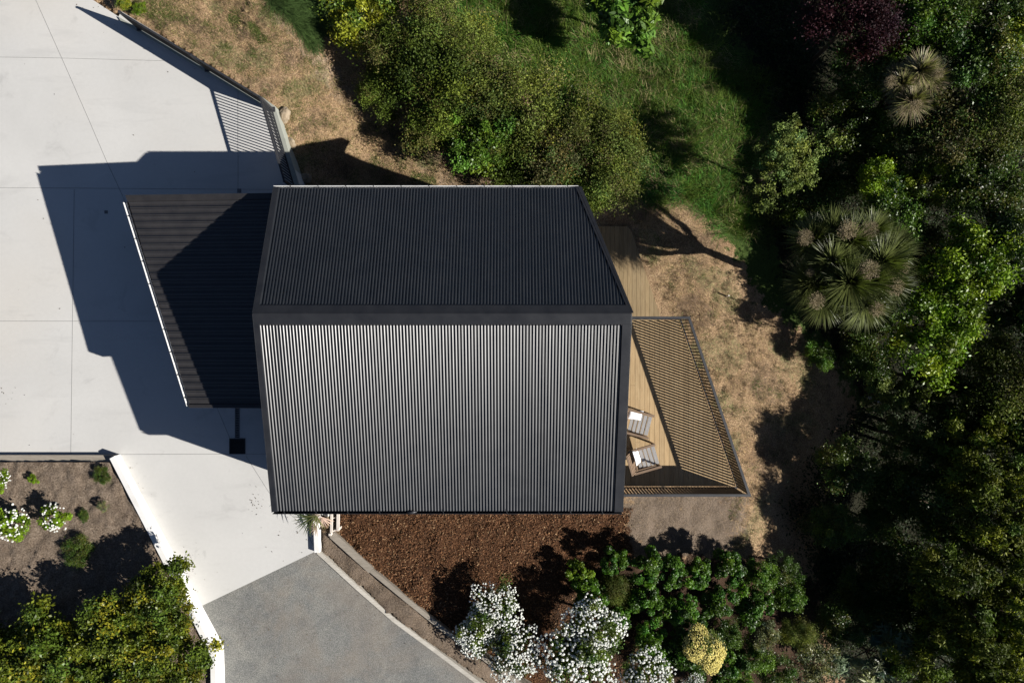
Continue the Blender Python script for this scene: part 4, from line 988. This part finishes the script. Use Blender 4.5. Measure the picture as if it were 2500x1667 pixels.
def panicle_mesh(name, seed, col=(.235, .185, .11)):
    rs = np.random.default_rng(seed); n = 700; d = unit(rs.normal(size=(n, 3))+np.array([0, 0, .4])); p = d*rs.uniform(.05, .30, (n, 1))*np.array([1, 1, .9])
    l = rs.uniform(.05, .10, n); V, Qd, cv = sword_leaves(p, unit(d+rs.normal(size=(n, 3))*.5), l, np.full(n, .012), np.array(col)[None, :]*rs.uniform(.6, 1.3, (n, 1)), np.full(n, .1), 2)
    return np_mesh(name, V, Qd, None, cv, M['matte_leaf'])
HEAD = {'green': [head_mesh('leaf_head', s, 680, .88, (.084, .100, .028), wd=.030, droop=.16, el=(-.5, 1.45)) for s in (51, 52, 53)], 'pale': [head_mesh('leaf_head', s, 460, .68, (.17, .17, .065), wd=.034, droop=.2, el=(-.5, 1.45), dead=.4) for s in (54, 55)]}
PAN = [panicle_mesh('flower_head', s) for s in (56, 57)]
def cabbage(px, py, zc, heads, pans, label, kind):
    X, Y = P(px, py, zc); zb_ = base_b(X, Y)
    t = empty('cabbage_tree', (X, Y, zb_), label, 'cabbage tree')
    dz = zc-zb_; fork = dz*.52
    g = MB(); g.tube([(0.25, -.1, -.3), (.18, -.08, fork*.5), (0, 0, fork)], [.16, .13, .12], 9); g.build('trunk', M['bark'], t, True, local=True)
    for k, (a, b_, z, s) in enumerate(heads):
        q = P(a, b_, zc+z); p = Vector((q[0]-X, q[1]-Y, dz+z))
        g = MB(); st_ = Vector((0, 0, fork-.05)); g.tube([st_, st_.lerp(p, .5)+Vector((p.x*.12, p.y*.12, -.12)), p-Vector((0, 0, .03))], [.085, .065, .05], 7); g.build('branch', M['bark'], t, True, local=True)
        o_ = link('leaf_head', HEAD[kind][k % len(HEAD[kind])], t); o_.location = p; o_.scale = (s,)*3; o_.rotation_euler = (random.uniform(-.2, .2)+.10*p.y*-1, random.uniform(-.2, .2)+.12*p.x, k*1.7)
    for k, (a, b_, z, s) in enumerate(pans):
        q = P(a, b_, zc+z+.3); o_ = link('flower_head', PAN[k % 2], t); o_.location = (q[0]-X, q[1]-Y, dz+z+.3); o_.scale = (s,)*3; o_.rotation_euler = (0, 0, k*2.1)
    return t
cabbage(2080, 655, 1.35, [(2072, 690, .35, 1.1), (2150, 640, .1, 1.05), (2075, 590, .2, .95), (1985, 590, 0, .9), (1985, 690, -.1, .95), (2110, 740, -.1, .95), (2165, 690, -.25, .9), (2010, 735, -.25, .85), (2125, 570, -.05, .85), (2030, 640, .25, .95), (2120, 690, .2, 1.0), (2030, 565, .05, .85), (2175, 610, -.15, .9)],
        [(2120, 660, .65, .9), (2070, 562, .45, .85), (2120, 562, .3, .85), (1965, 580, .3, .7), (1993, 735, .15, .75), (2185, 700, .2, .8), (2140, 755, .15, .7), (2200, 655, .0, .7), (1977, 665, .2, .4)],
        'big round dark green spiky cabbage tree with beige flower heads', 'green')
cabbage(2225, 215, -.6, [(2245, 175, .1, 1.0), (2200, 205, 0, .85), (2270, 195, -.1, .95), (2225, 250, 0, .95), (2190, 190, -.2, .75)], [(2175, 200, .2, .6), (2290, 180, .2, .6), (2235, 262, .2, .75), (2205, 270, .1, .55)],
        'smaller straw coloured spiky cabbage tree in the upper right', 'pale')
def fan_leaf(mb_list, c0, az, tilt, r, n, col, spread=2.4):
    rs = np.random.default_rng(int(abs(c0[0])*1000)); t = np.linspace(-spread/2, spread/2, n)
    D = np.stack([np.cos(az+t)*np.cos(tilt), np.sin(az+t)*np.cos(tilt), np.full(n, np.sin(tilt))], -1)
    return sword_leaves(np.repeat(np.array([c0]), n, 0), unit(D+rs.normal(size=(n, 3))*.05), np.full(n, r), np.full(n, .038), np.array(col)[None, :]*rs.uniform(.7, 1.25, (n, 1)), np.full(n, .25))
q = P(757, 1254, .35)
palm = empty('fan_palm', (q[0], q[1], 0.0), 'small fan palm with green and faded pink fronds under the gutter', 'palm')
g = MB(); g.tube([(0, .08, -.02), (0, .05, .3)], [.05, .04], 8); g.build('trunk', M['bark'], palm, True, local=True)
for (a, b_, z, az, tl, r, n, colr) in ((760, 1262, .55, 3.5, .05, .62, 15, (.07, .10, .03)), (772, 1258, .65, 4.0, -.1, .5, 13, (.16, .17, .06)), (786, 1262, .45, -1.6, -.15, .36, 17, (.62, .45, .36)), (772, 1285, .3, 3.6, -.1, .33, 9, (.38, .28, .2)), (782, 1255, .5, 2.9, .1, .4, 11, (.5, .4, .33))):
    c0 = P(a, b_, z); c0 = (c0[0]-q[0], c0[1]-q[1], z); V_, Q_, cv_ = fan_leaf(None, c0, az, tl, r, n, colr)
    o_ = link('frond', np_mesh('frond', V_, Q_, None, cv_, M['matte_leaf']), palm)
    g = MB(); g.tube([(0, .05, .28), (c0[0]*.5, c0[1]*.5+.03, z), c0], [.014, .011, .008], 5); g.build('stalk', M['white_timber'] if colr[0] > .3 else M['bark'], o_, True, local=True)

# --- bare twiggy bushes and fallen branches
def twigs(px, py, r, zc, n, label, seed, flat=.5):
    X, Y = P(px, py, zc); zb_ = base_b(X, Y); rs = random.Random(seed); rw = r*(H-zc)/F
    g = MB(); g.tube([(0, 0, -.2), (0, 0, (zc-zb_)*.5)], [.06, .05], 7)
    for k in range(n):
        a = rs.uniform(0, 6.28); e = rs.uniform(.1, 1.3); d = Vector((math.cos(a)*math.cos(e), math.sin(a)*math.cos(e), math.sin(e)*flat))
        s = Vector((0, 0, (zc-zb_)*.45)); p1 = s+d*rw*.5+Vector((0, 0, .15)); p2 = p1+(d+Vector((rs.uniform(-.5, .5), rs.uniform(-.5, .5), .2)))*rw*.4; p3 = p2+(d+Vector((rs.uniform(-.8, .8), rs.uniform(-.8, .8), 0)))*rw*.3
        g.tube([s, p1, p2, p3], [.016, .010, .007, .003], 4, False)
        for j in range(2):
            p4 = p2+Vector((rs.uniform(-.4, .4), rs.uniform(-.4, .4), rs.uniform(0, .3)))*rw*.6; g.tube([p1.lerp(p2, .6), p4], [.006, .002], 3, False)
    t = empty('bare_bush', (X, Y, zb_), label, 'bush'); g.build('branches', M['grey_twig'], t, False, local=True); return t
twigs(2430, 790, 90, -.8, 90, 'mass of bare grey twigs on the right edge beside the bright tree', 61)
twigs(1355, 340, 45, -.1, 22, 'patch of bare grey twigs poking out of the brownish shrub', 62)
twigs(2340, 925, 100, -1.2, 12, 'few long bare pinkish branches over the black gully', 63, .2)
g = MB(); a = px2w(2093, 966); b_ = px2w(2138, 983); g.bar((float(a[0]), float(a[1]), float(a[2])+.75), (float(b_[0]), float(b_[1]), float(b_[2])+.85), .11, .03)
tag(g.build('plank', M['silver']), 'weathered grey plank lying in the black shade of the gully', 'plank')
g = MB(); a = px2w(1772, 723); g.bar((float(a[0]), float(a[1]), float(a[2])-.1), (float(a[0])+.02, float(a[1]), float(a[2])+.28), .04, .04)
tag(g.build('stake', M['white_timber']), 'short wooden stake standing in the straw bank', 'stake')
def boulder(px, py, s, label, seed):
    import bmesh
    X, Y, z = [float(v) for v in px2w(px, py)]; bm = bmesh.new(); bmesh.ops.create_icosphere(bm, subdivisions=3, radius=1)
    for v in bm.verts:
        k = 1+.35*mnoise.noise(v.co*1.3+Vector((seed, 0, 0)))+.12*mnoise.noise(v.co*4); v.co = Vector((v.co.x*s*k, v.co.y*s*.7*k, v.co.z*s*.6*k))
    me = bpy.data.meshes.new('boulder'); bm.to_mesh(me); bm.free(); me.materials.append(M['rock'])
    o_ = link('boulder', me); o_.location = (X, Y, z+.05); o_.rotation_euler = (0, 0, seed); tag(o_, label, 'rock', 'boulders at the foot of the retaining wall')
boulder(694, 285, .24, 'tan boulder at the wall foot nearest the fence corner', 1)
boulder(712, 352, .18, 'small boulder at the edge of the roof shadow by the wall', 2)
boulder(745, 436, .22, 'boulder in the roof shadow beside the end of the wall', 3)

# ------------------------------------------------------------------ loose ground cover
def blades(name, px, py, ln, wd, col, lean, label, cat, mat='grass', curl=.5, ok=None, lift=0.0, azb=None):
    X, Y, z = px2w(px, py); k = ~(inside(X, Y, PAD) | inside(X, Y, CHIP)); 
    if ok is not None: k &= ok(X, Y)
    X, Y, z, ln, wd, col, lean = X[k], Y[k], z[k], ln[k], wd[k], col[k], lean[k]; n = len(X)
    az = RNG.uniform(0, 6.283, n) if azb is None else azb[k]
    D = np.stack([np.cos(az)*np.sin(lean), np.sin(az)*np.sin(lean), np.cos(lean)], -1)
    V, Qd, cv = sword_leaves(np.stack([X, Y, z+lift], -1), D, ln, wd, col, np.full(n, curl), 2)
    o_ = link(name, np_mesh(name, V, Qd, None, cv, M[mat])); return tag(o_, label, cat, kind='stuff')
def scatter(poly, n, clump=0, cs=20):
    xs = [p[0] for p in poly]; ys_ = [p[1] for p in poly]; out = np.zeros((0, 2))
    if clump:
        cx = np.stack([RNG.uniform(min(xs), max(xs), clump*4), RNG.uniform(min(ys_), max(ys_), clump*4)], -1); cx = cx[inside(cx[:, 0], cx[:, 1], poly)][:clump]
        k = RNG.integers(0, len(cx), n); return np.concatenate([cx[k]+RNG.normal(size=(n, 2))*cs, k[:, None]], 1)
    while len(out) < n:
        q_ = np.stack([RNG.uniform(min(xs), max(xs), n*2), RNG.uniform(min(ys_), max(ys_), n*2)], -1); out = np.concatenate([out, q_[inside(q_[:, 0], q_[:, 1], poly)]])
    return np.concatenate([out[:n], np.zeros((n, 1))], 1)
LONG = [(1090, -60), (1140, 60), (1270, 190), (1430, 260), (1570, 440), (1620, 500), (1700, 480), (1760, 560), (1830, 560), (1880, 380), (1880, 200), (1700, 100), (1700, -60)]
s = scatter(LONG, 90000, 1500, 12); n = len(s); cvar = RNG.uniform(.55, 1.5, 1600)[s[:, 2].astype(int)]; cw = RNG.uniform(size=1600)[s[:, 2].astype(int)]; caz = (RNG.uniform(0, 6.283, 1600)[s[:, 2].astype(int)]+RNG.normal(size=n)*.6)
cg = np.where((cw > .86)[:, None], np.array([[.24, .20, .095]]), np.where((cw < .30)[:, None], np.array([[.048, .135, .014]]), np.array([[.080, .122, .016]])))*(cvar*RNG.uniform(.7, 1.3, n))[:, None]
blades('long_grass', s[:, 0], s[:, 1], RNG.uniform(.3, .75, n), RNG.uniform(.008, .016, n), cg, RNG.uniform(.25, 1.15, n), 'long unmown green grass filling the slope between shrub belt and gully', 'grass', azb=caz, curl=.35)
MOUND = [(630, -60), (660, 10), (700, 40), (735, 85), (765, 130), (780, 90), (770, 30), (760, -60)]
s = scatter(MOUND, 9000); n = len(s)
blades('grass_mound', s[:, 0], s[:, 1], RNG.uniform(.3, .6, n), RNG.uniform(.008, .014, n), np.array([[.065, .11, .03]])*RNG.uniform(.5, 1.5, (n, 1)), RNG.uniform(.4, 1.1, n), 'mound of drooping green grass at the top beside the pale bank', 'grass', azb=RNG.normal(size=n)*.6-.9)
BRIGHT = [(1530, 440), (1560, 400), (1640, 430), (1650, 470), (1580, 490)]
s = scatter(BRIGHT, 5000, 60, 14); n = len(s)
blades('bright_grass', s[:, 0], s[:, 1], RNG.uniform(.25, .5, n), RNG.uniform(.008, .014, n), np.array([[.035, .14, .018]])*RNG.uniform(.5, 1.5, (n, 1)), RNG.uniform(.5, 1.2, n), 'tuft of vivid green grass beside the last belt shrub', 'grass')
DRY1 = [(300, -20), (640, -40), (760, 130), (860, 230), (1040, 380), (1200, 430), (1330, 440), (1330, 470), (680, 470), (690, 260), (640, 215), (300, 20)]
DRY2 = [(1500, 480), (1700, 460), (1800, 700), (1900, 800), (2010, 880), (2030, 1010), (1900, 1150), (1860, 1300), (1800, 1350), (1780, 1200), (1640, 760), (1540, 540)]
s = np.concatenate([scatter(DRY1, 46000, 1300, 16), scatter(DRY2, 46000, 1300, 16)]); n = len(s); pv = np.concatenate([RNG.uniform(.45, 1.5, 1300), RNG.uniform(.45, 1.5, 1300)])[s[:, 2].astype(int)+np.repeat([0, 1300], 46000)]; pg = np.array([mnoise.noise(Vector((a*.011, c_*.011, 8))) for a, c_ in s[:, :2]])
cd = np.where((pg > .18)[:, None], np.array([[.27, .25, .12]]), np.where((pg < -.22)[:, None], np.array([[.22, .155, .10]]), np.array([[.43, .30, .170]])))*(RNG.uniform(.45, 1.35, n)*pv)[:, None]*np.stack([np.ones(n), RNG.uniform(.9, 1.08, n), RNG.uniform(.8, 1.1, n)], -1)
blades('dry_grass', s[:, 0], s[:, 1], RNG.uniform(.05, .17, n), RNG.uniform(.004, .008, n), cd, RNG.uniform(.9, 1.65, n), 'short bleached dry grass on both banks', 'grass', 'straw', .15, lift=.01)
s = np.concatenate([scatter(DRY1, 15000, 260, 8), scatter(DRY2, 3500, 60, 7), scatter([(300, 0), (420, 10), (470, 60), (330, 40)], 2500), scatter([(600, 55), (625, 60), (650, 100), (635, 105)], 1500), scatter([(560, 40), (580, 40), (585, 60), (560, 60)], 500), scatter([(1000, 420), (1060, 430), (1070, 450), (1010, 440)], 700)]); n = len(s)
blades('green_tufts', s[:, 0], s[:, 1], RNG.uniform(.06, .2, n), RNG.uniform(.006, .012, n), np.array([[.10, .125, .03]])*RNG.uniform(.5, 1.4, (n, 1)), RNG.uniform(.3, 1.2, n), 'small green tufts sprinkled through the dry bank', 'grass')
s = np.concatenate([scatter(BARE, 1600), scatter(BARE2, 500)]); n = len(s)
blades('loose_straw', s[:, 0], s[:, 1], RNG.uniform(.05, .16, n), RNG.uniform(.004, .009, n), np.array([[.27, .20, .13]])*RNG.uniform(.5, 1.4, (n, 1)), RNG.uniform(1.3, 1.6, n), 'loose straw lying on the bare soil below the deck', 'straw', 'straw', .05, lift=.015)
# bark chips
s = scatter(MULCH, 42000); X, Y, z = px2w(s[:, 0], s[:, 1]); k = ~(inside(X, Y, PAD) | inside(X, Y, CHIP) | inside(X, Y, WELL)); X, Y, z = X[k], Y[k], z[k]; n = len(X)
nn = unit(np.stack([RNG.normal(size=n)*.5, RNG.normal(size=n)*.5, np.ones(n)], -1)); l = RNG.uniform(.025, .085, n)
cc = np.array([[.118, .056, .025]])*RNG.uniform(.3, 1.5, (n, 1))**1.3; hot = RNG.uniform(size=n) < .06; cc[hot] = np.array([.30, .19, .10])*RNG.uniform(.7, 1.2, (hot.sum(), 1))
V, Qd, cv = leaves(np.stack([X, Y, z+.012+RNG.uniform(0, .02, n)], -1), nn, l, l*.35, cc, 0.0)
tag(link('bark_chips', np_mesh('bark_chips', V, Qd, None, cv, M['chips'])), 'reddish brown bark chips spread below the house', 'mulch', kind='stuff')
# undergrowth on the gully floor, leaf colour darkened to stand for shade
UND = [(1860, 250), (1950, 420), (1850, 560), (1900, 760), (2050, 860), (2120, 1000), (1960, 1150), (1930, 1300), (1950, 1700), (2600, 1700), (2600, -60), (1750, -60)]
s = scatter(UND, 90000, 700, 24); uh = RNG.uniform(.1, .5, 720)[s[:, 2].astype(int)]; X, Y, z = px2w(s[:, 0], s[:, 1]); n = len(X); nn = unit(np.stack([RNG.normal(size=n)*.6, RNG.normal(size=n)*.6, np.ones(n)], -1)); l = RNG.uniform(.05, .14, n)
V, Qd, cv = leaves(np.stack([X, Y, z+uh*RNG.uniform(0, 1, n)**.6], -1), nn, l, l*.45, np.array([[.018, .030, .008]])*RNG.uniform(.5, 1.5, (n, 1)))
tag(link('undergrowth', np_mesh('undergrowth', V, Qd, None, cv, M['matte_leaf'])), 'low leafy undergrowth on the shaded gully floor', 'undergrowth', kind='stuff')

# dead leaves blown onto the paving
lit_ = []
for (a, b_, r1, r2, k) in ((455, 1400, 26, 40, 40), (330, 1190, 16, 45, 14), (620, 1228, 9, 11, 26), (250, 30, 45, 18, 22), (420, 118, 60, 30, 10), (740, 1300, 14, 30, 12), (350, 640, 300, 280, 26), (650, 1250, 60, 80, 12), (20, 965, 16, 12, 14), (700, 1560, 170, 90, 40), (900, 1500, 80, 70, 30)):
    q_ = np.stack([RNG.normal(a, r1, k), RNG.normal(b_, r2, k)], -1); lit_.append(q_)
lit_ = np.concatenate(lit_); X = (lit_[:, 0]-1250)*H/F; Y = (833.5-lit_[:, 1])*H/F; k = inside(X, Y, PAD) | inside(X, Y, CHIP); X, Y = X[k], Y[k]; n = len(X)
nn = unit(np.stack([RNG.normal(size=n)*.35, RNG.normal(size=n)*.35, np.ones(n)], -1)); l = RNG.uniform(.02, .055, n)
V, Qd, cv = leaves(np.stack([X, Y, np.full(n, .012)], -1), nn, l, l*.5, np.array([[.10, .075, .05]])*RNG.uniform(.4, 1.5, (n, 1)), 0.1)
tag(link('leaf_litter', np_mesh('leaf_litter', V, Qd, None, cv, M['chips'])), 'few tiny dead leaves blown over the concrete and gravel', 'leaves', kind='stuff')

# upright tufts of dead grass and clods that roughen both banks
s = np.concatenate([scatter(DRY1, 15000, 620, 2.6), scatter(DRY2, 19000, 760, 2.6)]); n = len(s); tv = np.concatenate([RNG.uniform(.35, 1.3, 620), RNG.uniform(.35, 1.3, 760)])[s[:, 2].astype(int)+np.repeat([0, 620], [15000, 19000])]
blades('straw_tufts', s[:, 0], s[:, 1], RNG.uniform(.06, .19, n), RNG.uniform(.005, .010, n), np.array([[.37, .265, .145]])*(tv*RNG.uniform(.6, 1.3, n))[:, None], RNG.uniform(.1, 1.15, n), 'stubbly tufts of dead straw standing on both dry banks', 'grass', 'straw', .3)
